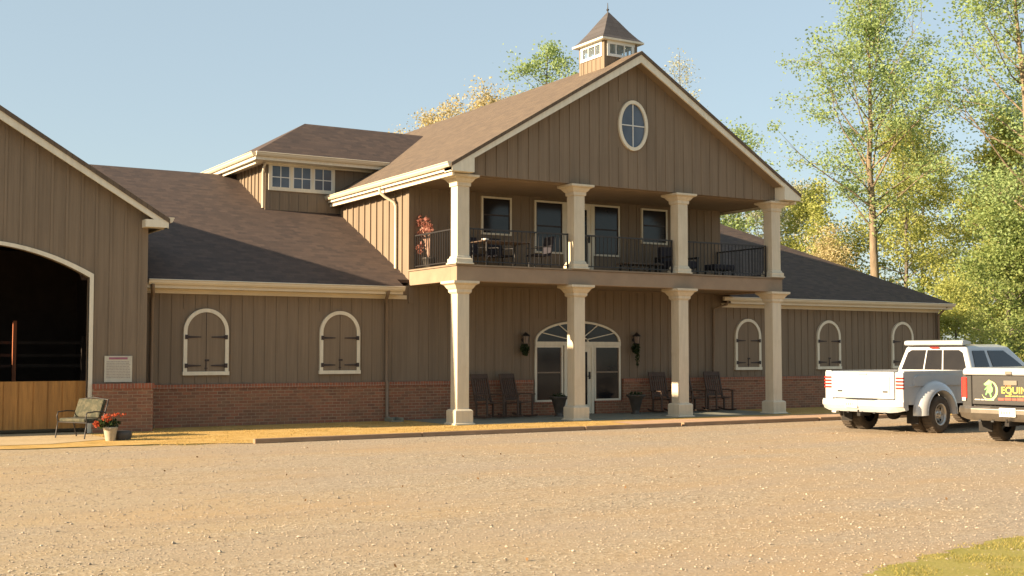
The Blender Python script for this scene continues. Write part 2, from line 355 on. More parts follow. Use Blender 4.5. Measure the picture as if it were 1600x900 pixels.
w=MB(); w.box(7.0,17.4,YW-.09,YW-.002,.872,.97); w.box(20.4,33.72,YW-.09,YW-.002,.872,.97); w.box(17.4,18.35,YW-.09,YW-.002,.332,.37); w.box(19.42,20.4,YW-.09,YW-.002,.332,.37)
part('brick_cap',w,SOL,house)
# block walls
w=MB(); w.box(BX0,BX1,YW,YW+.2,0,6.2)
ubat=[(15.75,16.8,4.75,5.9),(17.4,20.4,4.3,5.92),(21.0,22.1,4.75,5.9)]
battens(w,14.02,24.0,.278,1.0,3.4,'x',YW,[(17.42,20.38,0,2.62)]); battens(w,14.02,24.0,.278,3.8,5.93,'x',YW,[(15.77,16.78,4.78,5.88),(17.43,20.36,3.7,5.88),(21.05,22.07,4.78,5.88)])
w.box(BX1-.2,BX1,YW+.2,YEND,0,6.2); w.box(BX0,BX1,YEND,YEND+.2,0,6.2); w.prism([(BX0,6.0),(BX1,6.0),(CX,AZ-.15)],'y',YEND,YEND+.2)
part('porch_wall',w,SID,house)
w=MB(); w.box(BX0,BX0+.2,YW+.2,YEND,0,5.95); battens(w,YW+.42,36,.39,3.3,5.86,'y',BX0,d=.035)
part('side_wall',w,SID,house)
w=MB(); w.box(BX0-.035,BX0,YW,YW+.16,2.95,5.86); w.box(BX0-.035,BX0+.11,YW-.028,YW,2.95,5.9); part('corner_board',w,SID,house)
# gable face
w=MB(); gx0,gx1=13.72,24.08
w.prism([(gx0,5.95),(gx1,5.95),(gx1,bz(gx1)-.12),(CX,AZ-.12),(gx0,bz(gx0)-.12)],'y',YC,YC+.15)
OV=(CX,7.6,.40,.60)
def ovx(s):
    return abs(s-CX)<.44
battens(w,13.9,24.0,.305,5.96,lambda s:bz(s)-.16,'x',YC,[(CX-.44,CX+.44,7.0,8.2)])
part('gable_wall',w,SID,house)
# roof of block
w=MB()
for sgn in (1,-1):
    e=CX+sgn*(CX-EXL); w.prism([(CX,AZ),(e,bz(EXL)),(e,bz(EXL)-.09),(CX,AZ-.09)],'y',YRK-.03,YEND+.4)
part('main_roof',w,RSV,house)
w=MB()
for sgn in (1,-1):
    e=CX+sgn*(CX-EXL-.02); zb=bz(EXL)
    w.prism([(CX,AZ-.03),(e,zb-.03),(e,zb-.2),(CX,AZ-.03-.27)],'y',YRK,YRK+.05)
    a,b=sorted((e,CX+sgn*(CX-EXL-.62))); w.prism([(a,5.95),(b,5.95),(b,bz(b)-.06),(a,bz(a)-.06)],'y',YRK-.012,YC-.02)
part('rake_board',w,TRIM,house)
for sgn in (1,-1):
    w=MB(); e=CX+sgn*(CX-EXL-.02); a,b=sorted((e,e-sgn*.04)); w.box(a,b,YRK+.05,YEND,5.97,bz(EXL)-.05)
    part('fascia_board',w,TRIM,house)
    w=MB(); a,b=sorted((e-sgn*.06,e-sgn*.12)); w.box(a,b,YRK+.1,YEND,5.86,5.93)
    part('frieze_board',w,TRIM,house)
w=MB()
for sgn in (1,-1):
    e=CX+sgn*(CX-EXL-.06); a,b=sorted((e,CX+sgn*(CX-BX0-.01))); w.box(a,b,YC-.02,YEND,5.932,5.95)
w.box(BX0,BX1,YC+.16,YW,5.93,5.96)
for sgn in (1,-1):   # rake soffit
    w.prism([(CX,AZ-.2),(CX+sgn*4.9,bz(CX+4.9)-.2),(CX+sgn*4.9,bz(CX+4.9)-.22),(CX,AZ-.22)],'y',YRK+.05,YC)
part('soffit',w,SOFF,house)
w=MB(); gutter(w,(EXR-.02,YRK+.05),(EXR-.02,YEND),bz(EXL)+.02,(1,0)); part('gutter',w,GUT,house); w=MB(); gutter(w,(EXL+.02,YRK),(EXL+.02,YEND),bz(EXL)+.02,(-1,0));
part('gutter',w,GUT,house,label='cream gutter along the sunlit left eave of the tall central block')
w=MB(); w.tube([(13.27,28.55,5.98),(13.27,28.55,5.86),(13.4,28.5,5.74),(13.62,28.42,5.62),(13.665,28.4,5.5),(13.665,28.4,3.82),(13.6,28.3,3.72)],.04,8); part('downspout',w,GUT,house)
# wing roofs
WM=.47; WE=27.25; WZ=3.35; RY=34.95; RZ=WZ+WM*(RY-WE)
def wz(y): return WZ+WM*(y-WE)
w=MB(); T=.08
w.prism([(YW-.03,wz(YW-.03)),(RY,RZ),(RY,RZ-T),(YW-.03,wz(YW-.03)-T)],'x',5.6,13.70); w.prism([(WE,WZ),(YW-.03,wz(YW-.03)),(YW-.03,wz(YW-.03)-T),(WE,WZ-T)],'x',5.6,13.36)
w.add([(5.6,RY,RZ),(13.72,RY,RZ),(13.72,RY+7.7,WZ),(5.6,RY+7.7,WZ)],[(0,1,2,3)])
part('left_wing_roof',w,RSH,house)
w=MB(); hx=28.45; ce=33.95
w.add([(24.09,WE,WZ),(ce,WE,WZ),(hx,RY,RZ),(24.09,RY,RZ),(ce,2*RY-WE,WZ),(24.09,2*RY-WE,WZ),(ce,WE,WZ-T),(24.09,WE,WZ-T),(ce,2*RY-WE,WZ-T),(24.09,2*RY-WE,WZ-T)],
 [(0,1,2,3),(1,4,2),(3,2,4,5),(0,7,6,1),(1,6,8,4),(7,9,8,6)])
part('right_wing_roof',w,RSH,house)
w=MB(); gutter(w,(7.02,WE),(13.34,WE),WZ-.005,(0,-1)); part('gutter',w,GUT,house,label='cream gutter along the left wing eave')
w=MB(); gutter(w,(23.75,WE),(33.92,WE),WZ-.005,(0,-1)); part('gutter',w,GUT,house,label='cream gutter along the right wing eave')
w=MB(); w.box(6.9,13.33,WE+.01,WE+.05,WZ-.2,WZ-T-.002); w.box(6.9,13.33,WE+.045,YW,WZ-.2,WZ-.17); w.box(6.9,BX0-.1,YW-.06,YW-.03,WZ-.3,WZ-.199); part('fascia_board',w,GUT,house)
w=MB(); w.box(24.08,33.9,WE+.01,WE+.05,WZ-.2,WZ-T-.002); w.box(33.87,33.91,WE+.045,42,WZ-.199,WZ-T-.003); w.box(BX1,33.87,WE+.045,YW,WZ-.2,WZ-.17); w.box(BX1,33.7,YW-.06,YW-.03,WZ-.3,WZ-.199); part('fascia_board',w,GUT,house)
w=MB(); w.tube([(12.9,WE-.05,3.24),(12.9,WE-.03,3.16),(12.98,YW-.2,3.03),(13.05,YW-.09,2.9),(13.05,YW-.09,.98)],.042,8); w.tube([(13.05,YW-.13,.99),(13.05,YW-.13,.12),(13.06,YW-.25,.05)],.045,8); part('downspout',w,DARKSP,house)
w=MB(); w.tube([(7.12,WE-.05,3.24),(7.12,WE-.03,3.14),(7.2,YW-.2,3.03),(7.22,YW-.09,2.9),(7.22,YW-.09,1.0)],.045,8); w.tube([(7.2,YW-.14,1.0),(7.2,YW-.14,.1),(7.22,YW-.26,.05)],.05,8); part('downspout',w,DARKSP,house)
w=MB(); w.tube([(23.95,WE-.03,3.24),(23.92,WE+.02,3.12),(23.7,YW-.1,3.0),(23.7,YW-.08,.95)],.035,8); part('downspout',w,DARKSP,house)
w=MB(); w.tube([(33.6,WE,3.24),(33.6,YW-.09,2.95),(33.6,YW-.09,.05)],.04,8); part('downspout',w,DARKSP,house)
# dormer
def dormer():
    dx0,dy0=11.5,32.2; e0x,e0y,e1y=11.0,31.7,36.4; ez=7.17; rz_=8.56; ry=34.05; rx=13.35
    w=MB(); w.box(dx0,16.5,dy0,dy0+.15,5.3,7.05); battens(w,dx0+.15,16,.278,5.4,7.0,'x',dy0,[(11.5,13.6,6.15,7.05)])
    w.box(dx0,dx0+.15,dy0+.15,35.9,5.3,7.05); battens(w,dy0+.3,35.8,.30,5.4,7.0,'y',dx0,d=.032); w.box(dx0-.03,dx0,dy0-.02,dy0+.1,5.5,7.0)
    part('dormer_wall',w,SID,house)
    xr=17.3
    w=MB(); v=[(e0x,e0y,ez),(xr,e0y,ez),(xr,ry,rz_),(rx,ry,rz_),(e0x,e1y,ez),(xr,e1y,ez)]
    v2=[(a,b,c-.07) for a,b,c in v]
    w.add(v+v2,[(0,1,2,3),(4,0,3),(5,4,3,2),(6,7,1,0),(10,6,0,4),(7,6,10,11)])
    part('dormer_roof',w,RSH,house)
    w=MB(); w.box(e0x+.02,xr-1.5,e0y+.01,e0y+.05,ez-.19,ez-.072); w.box(e0x+.02,e0x+.06,e0y+.05,e1y,ez-.19,ez-.072)
    w.box(e0x+.12,e0x+.17,e0y+.3,e1y-.3,ez-.27,ez-.21); w.box(e0x+.4,xr-2,e0y+.4,e0y+.45,ez-.24,ez-.19)
    w.box(e0x+.06,xr-1.5,e0y+.05,dy0,ez-.19,ez-.17); w.box(e0x+.06,dx0,dy0,e1y,ez-.19,ez-.17)
    part('fascia_board',w,TRIM,house)
    w=MB(); gutter(w,(e0x+.02,e0y+.01),(15.0,e0y+.01),ez+.02,(0,-1)); gutter(w,(e0x+.02,e0y),(e0x+.02,e1y),ez+.02,(-1,0)); part('gutter',w,GUT,house,label='cream gutter around the roof of the low dormer')
    w=MB(); w.tube([(11.45,32.05,6.98),(11.4,32.1,6.85),(11.43,32.25,6.7),(11.43,32.25,5.72)],.035,8); part('downspout',w,GUT,house)
    # triple window
    fr=MB(); x0,x1,z0,z1=11.56,13.54,6.22,6.98; y=dy0-.05
    fr.box(x0,x1,y,dy0,z0,z0+.1); fr.box(x0,x1,y,dy0,z1-.07,z1)
    W=(x1-x0-.08)/3
    for i in range(4):
        xx=x0+i*W; fr.box(xx,xx+.08,y-.002,dy0,z0+.1,z1-.07)
    f=part('dormer_window',fr,TRIM,house)
    for i in range(3):
        a=x0+.08+i*W; b=a+W-.08; g=MB(); g.box(a,b,dy0-.03,dy0-.026,z0+.1,z1-.07); part('pane',g,GLU,f)
        mu=MB(); m_=(a+b)/2; zm=(z0+z1)/2; mu.box(m_-.012,m_+.012,dy0-.04,dy0-.031,z0+.1,z1-.07); mu.box(a,m_-.012,dy0-.04,dy0-.031,zm-.012,zm+.012); mu.box(m_+.012,b,dy0-.04,dy0-.031,zm-.012,zm+.012)
        mu.box(a,a+.03,dy0-.042,dy0-.031,z0+.1,z1-.07); mu.box(b-.03,b,dy0-.042,dy0-.031,z0+.1,z1-.07)
        part('muntin',mu,WHITE,f)
dormer()
# cupola
w=MB(); qx0,qx1,qy0,qy1=18.37,19.43,25.65,26.8
w.box(qx0,qx1,qy0,qy1,8.8,9.5)
for a,b,c,d in ((qx0,qx0+.09,qy0,qy0+.09),(qx1-.09,qx1,qy0,qy0+.09),(qx0,qx0+.09,qy1-.09,qy1),(qx1-.09,qx1,qy1-.09,qy1)): w.box(a-.01,b+.01 if b==qx1 else b,c-.01 if c==qy0 else c,d,8.8,9.93)
battens(w,qy0+.2,qy1-.1,.19,8.9,9.5,'y',qx0,w=.035,d=.016); battens(w,qx0+.2,qx1-.1,.19,8.9,9.5,'x',qy0,w=.035,d=.016)
cup=part('cupola',w,SID,house)
fr=MB()
fr.box(qx0+.08,qx1-.08,qy0-.03,qy0+.03,9.5,9.57); fr.box(qx0+.08,qx1-.08,qy0-.03,qy0+.03,9.83,9.93)
fr.box(qx0-.03,qx0+.03,qy0+.08,qy1-.08,9.5,9.57); fr.box(qx0-.03,qx0+.03,qy0+.08,qy1-.08,9.83,9.93)
fr.box(qx0+.08,qx1-.08,qy1-.03,qy1+.03,9.5,9.57); fr.box(qx0+.08,qx1-.08,qy1-.03,qy1+.03,9.83,9.93)
fr.box(qx1-.03,qx1+.03,qy0+.08,qy1-.08,9.5,9.57); fr.box(qx1-.03,qx1+.03,qy0+.08,qy1-.08,9.83,9.93)
for t,ww in ((0,.1),(.31,.03),(.62,.03),(.9,.1)):
    a=qx0+.08+t*(qx1-qx0-.26)/.9*1.0; fr.box(a,a+ww*.8,qy0-.028,qy0+.028,9.57,9.83); fr.box(a,a+ww*.8,qy1-.028,qy1+.028,9.57,9.83)
    b=qy0+.08+t*(qy1-qy0-.26)/.9; fr.box(qx0-.028,qx0+.028,b,b+ww*.8,9.57,9.83); fr.box(qx1-.028,qx1+.028,b,b+ww*.8,9.57,9.83)
part('window_frame',fr,WHITE,cup)
mt,nt_,b_=mat('clear_glass'); b_.inputs['Base Color'].default_value=(.75,.85,.9,1); b_.inputs['Transmission Weight'].default_value=.9; b_.inputs['Roughness'].default_value=.02; b_.inputs['IOR'].default_value=1.02; b_.inputs['Specular IOR Level'].default_value=1
g=MB(); g.box(qx0+.1,qx1-.1,qy0,qy0+.004,9.57,9.83); part('pane',g,mt,cup); g=MB(); g.box(qx0,qx0+.004,qy0+.1,qy1-.1,9.57,9.83); part('pane',g,mt,cup)
w=MB(); o_=.13; ax,ay=(qx0+qx1)/2,(qy0+qy1)/2
def sq(h,z): return [(ax-h,ay-h-.03,z),(ax+h,ay-h-.03,z),(ax+h,ay+h+.03,z),(ax-h,ay+h+.03,z)]
rings=[sq(.66,9.97),sq(.56,10.07),sq(.40,10.28),sq(.2,10.58),sq(.015,10.85)]
vs=[p for r in rings for p in r]; fs=[(i*4+k,i*4+(k+1)%4,(i+1)*4+(k+1)%4,(i+1)*4+k) for i in range(4) for k in range(4)]+[(16,17,18,19)]+[(3,2,1,0)]
w.add(vs,fs); part('spire_roof',w,RSC,cup)
w=MB(); w.box(ax-.68,ax+.68,ay-.71,ay+.71,9.915,9.965); part('spire_fascia',w,TRIM,cup)
w=MB(); w.tube([(ax,ay,10.83),(ax,ay,11.12)],[.02,.008],6); w.lathe([(.001,-.04),(.035,-.015),(.04,0),(.035,.015),(.001,.04)],(ax,ay,10.93),8); part('finial',w,IRON,cup)

# oval window
n=40
out=[(OV[0]+.47*math.cos(2*math.pi*i/n),OV[1]+.66*math.sin(2*math.pi*i/n)) for i in range(n)]
inn=[(OV[0]+.385*math.cos(2*math.pi*i/n),OV[1]+.57*math.sin(2*math.pi*i/n)) for i in range(n)]
w=MB(); w.ring(out,inn,'y',YC-.06,YC); f=part('oval_window',w,TRIM,house)
w=MB(); w.prism(inn,'y',YC-.012,YC+.01); part('pane',w,GLU,f)
w=MB(); w.box(OV[0]-.012,OV[0]+.012,YC-.03,YC-.013,OV[1]-.57,OV[1]+.57); w.box(OV[0]-.38,OV[0]-.013,YC-.03,YC-.013,OV[1]-.012,OV[1]+.012); w.box(OV[0]+.013,OV[0]+.38,YC-.03,YC-.013,OV[1]-.012,OV[1]+.012); part('muntin',w,WHITE,f)

# porch: slab, beam, columns
w=MB(); w.box(BX0-.02,BX1+.05,YC,YC+.32,3.40,3.76); w.box(BX0-.02,BX0+.3,YC+.32,YW,3.40,3.76); w.box(BX1-.27,BX1+.05,YC+.32,YW,3.40,3.76); part('porch_beam',w,BEAM,house,bevel=.01)
w=MB(); w.box(BX0+.3,BX1-.27,YC+.32,YW,3.44,3.75); w.box(BX0-.05,BX1+.08,YC-.03,YW,3.762,3.80); part('balcony_floor',w,SOFF,house)
COLX=[13.88,17.22,20.56,23.90]; CY=YC+.1625; S2=math.sqrt(2)
low=[(.275,0),(.275,.03),(.235,.05),(.235,.33),(.20,.36),(.1625,.37),(.1625,3.10),(.185,3.105),(.185,3.12),(.205,3.13),(.21,3.20),(.235,3.225),(.28,3.30),(.335,3.335),(.345,3.34),(.345,3.398)]
up=[(.25,3.803),(.25,3.83),(.225,3.84),(.225,3.93),(.195,3.945),(.185,3.99),(.1625,4.0),(.1625,5.66),(.19,5.665),(.195,5.75),(.22,5.77),(.27,5.84),(.33,5.87),(.345,5.88),(.345,5.93)]
for i,x in enumerate(COLX):
    lab=['leftmost porch column with its left face in sun',None,None,None][i]
    w=MB(); w.lathe([(r*S2,z) for r,z in low],(x,CY,0),4,rot=math.pi/4,smooth=False); part('lower_column',w,COLM,house,bevel=.006,label=lab)
    w=MB(); w.lathe([(r*S2,z) for r,z in up],(x,CY,0),4,rot=math.pi/4,smooth=False); part('upper_column',w,COLM,house,bevel=.006)
# railings
def rail(p0,p1):
    w=MB(); p0=Vector(p0);p1=Vector(p1); d=(p1-p0); L=d.length; d.normalize()
    M=Matrix.Translation(p0)@Matrix.Rotation(math.atan2(d.y,d.x),4,'Z')
    w.box(0,L,-.022,.022,.86,.895,M=M); w.box(0,L,-.014,.014,.08,.105,M=M)
    k=int(L/.12)
    for i in range(1,k): s=i*L/k; w.box(s-.0075,s+.0075,-.0075,.0075,.105,.86,M=M)
    w.box(.0,.035,-.018,.018,0,.9,M=M); w.box(L-.035,L,-.018,.018,0,.9,M=M)
    part('railing',w,IRON,house)
for a,b in zip(COLX[:-1],COLX[1:]): rail((a+.24,CY,3.8),(b-.24,CY,3.8))
rail((13.87,CY+.24,3.8),(13.87,YW-.03,3.8)); rail((23.92,CY+.24,3.8),(23.92,YW-.03,3.8))
# arched shutter windows
for k,a in enumerate(ARCHES):
    hw=.53 if k<2 else .515; z0,zs=1.21,2.18; rz_=2.72-zs
    w=MB(); t=.085
    outer=[(a+hw,z0)]+arc(a,zs,hw,rz_,0,180,24)+[(a-hw,z0)]
    inner=[(a+hw-t,z0)]+arc(a,zs,hw-t,rz_-t,0,180,24)+[(a-hw+t,z0)]
    w.ring(outer,inner,'y',YW-.07,YW-.001,closed=False); w.box(a-hw-.015,a+hw+.015,YW-.085,YW-.001,z0-.03,z0+.055)
    f=part('shutter_window',w,TRIM,house)
    for sg in (-1,1):
        pts=[(a+sg*.008,z0+.055)]+[(a+sg*max(.008,math.cos(R(90-90*i/14))*(hw-t-.004)),zs+math.sin(R(90-90*i/14))*(rz_-t-.004)) for i in range(15)]+[(a+sg*(hw-t-.004),z0+.055)]
        s=MB(); s.prism(pts if sg>0 else pts[::-1],'y',YW-.045,YW-.02); sh=part('shutter',s,SID,f)
        for z in (2.06,1.40):
            h=MB(); h.box(min(a+sg*(hw-.03),a+sg*(hw-.10)),max(a+sg*(hw-.03),a+sg*(hw-.10)),YW-.085,YW-.071,z-.05,z+.05)
            xa,xb=a+sg*(hw-.09),a+sg*(hw-.40)
            h.prism([(xa,z-.028),(xb,z-.012),(xb-sg*.02,z),(xb,z+.012),(xa,z+.028)] if sg<0 else [(xa,z-.028),(xa,z+.028),(xb,z+.012),(xb-sg*.02,z),(xb,z-.012)],'y',YW-.062,YW-.046)
            part('hinge',h,HINGE,f)
    s=MB(); s.box(a-.007,a+.007,YW-.035,YW-.022,z0+.055,2.62); s.box(a-.03,a+.07,YW-.06,YW-.046,1.50,1.545); s.box(a-.01,a+.01,YW-.062,YW-.046,1.28,1.5); s.box(a-.035,a+.035,YW-.06,YW-.046,1.33,1.35); part('latch',s,HINGE,f)
# upper windows / doors
def sash(x0,x1,z0,z1,name='window',mid=True,glass=None,t=.05):
    w=MB(); w.box(x0,x0+t,YW-.05,YW,z0,z1); w.box(x1-t,x1,YW-.05,YW,z0,z1); w.box(x0+t,x1-t,YW-.05,YW,z1-t,z1); w.box(x0+t,x1-t,YW-.055,YW,z0,z0+t)
    f=part(name,w,TRIM,house)
    g=MB(); g.box(x0+t,x1-t,YW-.02,YW-.006,z0+t,z1-t); part('pane',g,glass or GLS,f)
    s=MB(); 
    for a,b,c,d in ((x0+t,x0+t+.03,z0+t,z1-t),(x1-t-.03,x1-t,z0+t,z1-t)): s.box(a,b,YW-.034,YW-.021,c,d)
    if mid: zm=z0+(z1-z0)*.52; s.box(x0+t+.03,x1-t-.03,YW-.034,YW-.021,zm-.018,zm+.018)
    part('sash',s,HINGE if z0>3 else DARKSP,f)
    return f
sash(15.81,16.74,4.82,5.84); sash(21.09,22.03,4.82,5.84); sash(17.47,18.42,4.40,5.84,'sidelight'); sash(19.40,20.32,4.40,5.84,'sidelight')
def door(z0,zt):
    w=MB(); w.box(18.42,18.50,YW-.06,YW,z0,zt); w.box(19.32,19.40,YW-.06,YW,z0,zt); w.box(18.5,19.32,YW-.06,YW,zt-.05,zt); f=part('door',w,TRIM,house)
    s=MB(); s.box(18.5,18.62,YW-.035,YW-.004,z0,zt-.05); s.box(19.2,19.32,YW-.035,YW-.004,z0,zt-.05); s.box(18.62,19.2,YW-.035,YW-.004,z0,z0+.25); s.box(18.62,19.2,YW-.035,YW-.004,zt-.17,zt-.05); part('door_leaf',s,TRIM,f)
    g=MB(); g.box(18.62,19.2,YW-.022,YW-.01,z0+.25,zt-.17); part('pane',g,GLS,f)
    h=MB(); h.box(19.235,19.285,YW-.06,YW-.036,z0+.95,z0+1.15); h.tube([(19.26,YW-.06,z0+1.03),(19.26,YW-.09,z0+1.03),(19.17,YW-.09,z0+1.03)],.012,6); part('handle',h,IRON,f)
door(3.8,5.84); door(.02,1.89); sash(17.48,18.38,.37,1.89,'sidelight'); sash(19.42,20.32,.37,1.89,'sidelight')
# fanlight
w=MB(); a=CX; zs=2.0; hw=1.42; rr=.57
outer=arc(a,zs,hw,rr,0,180,30); inner=arc(a,zs,hw-.06,rr-.06,0,180,30); w.ring(outer,inner,'y',YW-.06,YW-.001,closed=False); w.box(a-hw,a+hw,YW-.065,YW-.001,1.892,2.0)
for d in (28,62,90,118,152):
    c_,s_=math.cos(R(d)),math.sin(R(d)); p1=(a+c_*(hw-.05),zs+s_*(rr-.05)); p0=(a+c_*.3,zs+s_*.12+.0)
    L=math.hypot(p1[0]-p0[0],p1[1]-p0[1]); nx,nz=-(p1[1]-p0[1])/L*.012,(p1[0]-p0[0])/L*.012
    w.prism([(p0[0]+nx,p0[1]+nz),(p0[0]-nx,p0[1]-nz),(p1[0]-nx,p1[1]-nz),(p1[0]+nx,p1[1]+nz)],'y',YW-.045,YW-.02)
w.ring(arc(a,zs,.34,.15,0,180,14),arc(a,zs,.3,.12,0,180,14),'y',YW-.045,YW-.02,closed=False)
f=part('fanlight',w,TRIM,house); g=MB(); g.prism(arc(a,zs,hw-.06,rr-.06,0,180,30),'y',YW-.018,YW-.006); part('pane',g,GLS,f)
w=MB(); w.box(BX0-.1,BX1+.15,YC-.18,YW,-.05,.012); part('porch_floor',w,CONC,house)

def leaf(mb,q,s,r):
    a=Vector((r.gauss(0,1),r.gauss(0,1),r.gauss(0,.7))).normalized(); b=a.cross(Vector((r.gauss(0,1),r.gauss(0,1),r.gauss(0,1)))).normalized()
    b=b*s*.38; a=a*s*.6
    n_=len(mb.v); mb.v+= [q-a,q+b,q+a,q-b]; mb.f.append([n_,n_+1,n_+2,n_+3]); mb.m.append(0); mb.sm.append(False)
# ------------------------------------------------------------------ ground
rnd=random.Random(4)
def sheet(name,poly,z,m,kind='structure'):
    w=MB(); w.add([(x,y,z) for x,y in poly],[list(range(len(poly)))]); o=link(name,w.mesh(name,m)); o['kind']=kind; return o
sheet('ground',[(-600,-500),(700,-500),(700,800),(-600,800)],-.012,FARG)
def wavy(a,b,n,amp):
    ax,ay=a;bx,by=b; return [(ax+(bx-ax)*i/n+rnd.uniform(-amp,amp),ay+(by-ay)*i/n+rnd.uniform(-amp,amp)) for i in range(n)]
lot=[(-40,-30),(60,-30),(60,21.6)]+wavy((45,21.9),(27.5,21.95),12,.12)+[(27,22.06),(7.7,22.06)]+wavy((7.4,22.3),(-1,23.6),26,.2)+[(-40,24)]
sheet('gravel_lot',lot,-.004,GRV)
sheet('front_lawn',[(-12,24.2)]+wavy((-8,24.0),(5.6,22.9),16,.12)+wavy((5.6,22.9),(7.7,22.3),8,.1)+[(7.8,22.08),(27.5,22.08),(36,22.3),(36,27.6),(7,27.6),(7,26.58),(-12,26.58)],0,STRAW)
sheet('walkway',wavy((17.4,22.4),(27,22.4),24,.05)+[(27.4,22.5),(27.4,24.0)]+wavy((27,24.5),(17,24.3),20,.06),.004,WALK)
sheet('concrete_apron',[(-10,23.4)]+wavy((-9,23.5),(5.4,23.9),14,.06)+[(5.65,24.6),(5.6,26.9),(1.2,26.9),(-10,26.5)],.006,DIRT)
gp=[(6.0,5.6),(6.6,6.35),(7.09,6.62),(7.36,6.68),(7.69,6.80),(8.0,6.83),(8.28,6.97),(8.55,6.98),(8.81,7.08),(9.1,7.1),(9.42,7.21),(10.0,7.27),(11.13,7.42),(15,7.7),(22,7.4),(22,-10),(4,-10)]
gp2=[]
for i in range(len(gp)):
    a=gp[i];b=gp[(i+1)%len(gp)]; n=8 if i<12 else 1
    for k in range(n):
        t=k/n; gp2.append((a[0]+(b[0]-a[0])*t+(rnd.uniform(-.05,.05) if i<12 else 0),a[1]+(b[1]-a[1])*t+(rnd.uniform(-.05,.05) if i<12 else 0)))
sheet('grass_patch',gp2,.002,GRASS)
# loose stones, grass blades: nobody could count them
def in_view(x,y): 
    f=x*math.sin(R(31.2))+y*math.cos(R(31.2)); r=x*math.cos(R(31.2))-y*math.sin(R(31.2)); return f>8.5 and abs(r)<f*.45
STONE=None
m_,nt,b=mat('loose_stone'); g=nt.nodes.new('ShaderNodeNewGeometry'); nt.links.new(ramp(nt,g.outputs['Random Per Island'],[(0,(.22,.175,.13)),(.4,(.34,.28,.21)),(.85,(.40,.325,.24)),(1,(.50,.43,.34))]),b.inputs['Base Color']); b.inputs['Roughness'].default_value=.9; STONE=m_
w=MB(); rs=random.Random(9); cnt=0
while cnt<24000:
    x=rs.uniform(0,24); y=rs.uniform(4,22)
    if not in_view(x,y): continue
    dd=math.hypot(x,y)
    if rs.random()>min(1,(12/dd)**1.5): continue
    s=rs.uniform(.005,.012)*(1.8 if rs.random()<.06 else 1)*(1.6 if rs.random()<.02 else 1); M=Matrix.Translation((x,y,-.004+s*.25))@Matrix.Rotation(rs.uniform(0,6.28),4,'Z')
    a,bq,cq=s*rs.uniform(.7,1.4),s*rs.uniform(.6,1.1),s*rs.uniform(.4,.75); j=lambda:rs.uniform(.8,1.2)
    w.add([(a*j(),0,0),(0,bq*j(),0),(-a*j(),0,0),(0,-bq*j(),0),(rs.uniform(-.3,.3)*a,0,cq*j()),(0,0,-cq)],[(0,1,4),(1,2,4),(2,3,4),(3,0,4),(1,0,5),(2,1,5),(3,2,5),(0,3,5)],0,M); cnt+=1
whole('loose_gravel',w,STONE,'scattered loose pale stones lying over the gravel lot','gravel',kind='stuff')
def blades(name,region,n,h,m,label,seed):
    r=random.Random(seed); w=MB(); k=0; tries=0
    while k<n and tries<n*20:
        tries+=1; q=region(r)
        if q is None: continue
        x,y,z=q; a=r.uniform(0,6.28); hh=h*r.uniform(.4,1.2); t=r.uniform(.003,.006)*(1+hh*4); lx,ly=r.uniform(-.6,.6)*hh,r.uniform(-.6,.6)*hh
        w.add([(x-t*math.cos(a),y-t*math.sin(a),z),(x+t*math.cos(a),y+t*math.sin(a),z),(x+lx,y+ly,z+hh)],[(0,1,2)]); k+=1
    return whole(name,w,m,label,'grass',kind='stuff')
GB=leaf_mat('grass_blade',(.26,.25,.05),(.48,.37,.12)); SB=leaf_mat('straw_blade',(.40,.28,.09),(.62,.44,.16))
from mathutils.geometry import intersect_point_line
def inside(p,poly):
    x,y=p; c=False; j=len(poly)-1
    for i in range(len(poly)):
        if (poly[i][1]>y)!=(poly[j][1]>y) and x<(poly[j][0]-poly[i][0])*(y-poly[i][1])/(poly[j][1]-poly[i][1])+poly[i][0]: c=not c
        j=i
    return c
def reg1(r):
    x=r.uniform(5.4,12.5); y=r.uniform(5.2,8.0)
    if not inside((x+r.uniform(-.12,.12),y+r.uniform(-.12,.12)),gp2): return None
    import mathutils
    if mathutils.noise.noise(Vector((x*2.2,y*2.2,0)))<r.uniform(-.15,.35): return None
    return (x,y,0)
import mathutils
blades('grass_tufts',reg1,9000,.022,GB,'short patchy grass at the near corner of the gravel','3')
def reg2(r):
    x=r.uniform(5.5,17.5) if r.random()<.8 else r.uniform(17.5,33); y=r.uniform(22.1,27.5)
    if x>17 and 22.3<y<24.5: return None
    if x>13.5 and y>24.9 and x<24.3: return None
    if mathutils.noise.noise(Vector((x*1.3,y*1.3,3)))<r.uniform(-.3,.3): return None
    return (x,y,0)
blades('dry_grass',reg2,14000,.026,SB,'dry straw coloured lawn strip between timber edging and porch','5')
w=MB(); r=random.Random(21)
for _ in range(70):
    x=r.uniform(1,24); y=r.uniform(8,21.8)
    if in_view(x,y) and y>7.5: leaf(w,Vector((x,y,.012)),r.uniform(.02,.045),r)
whole('fallen_leaves',w,leaf_mat('dead_leaf',(.10,.06,.03),(.30,.17,.07)),'scattered dry brown leaves lying on the gravel lot','leaves',kind='stuff')
# timber edging
tr=[(7.7,11.2),(11.22,15.2),(15.22,17.9),(18.0,22.3),(22.35,27.1)]
for i,(a,b) in enumerate(tr):
    w=MB(); M=Matrix.Translation((a,22.07+[0,.01,-.01,.02,0][i],0))@Matrix.Rotation(R([.1,-.1,.15,-.1,.05][i]),4,'Z'); w.box(0,b-a,-.06,.06,-.01,.085,M=M)
    labs=['weathered timber edging beam nearest the barn, left end buried in dirt','timber edging beam in front of the porch left corner','short timber edging beam between second porch column and walkway','timber edging beam in front of the third and fourth porch columns','timber edging beam running behind the white pickup']
    whole('timber_edging',w,TIMB,labs[i],'edging',(a,22.07,0),'timber beams edging the lawn strip',bevel=.012)

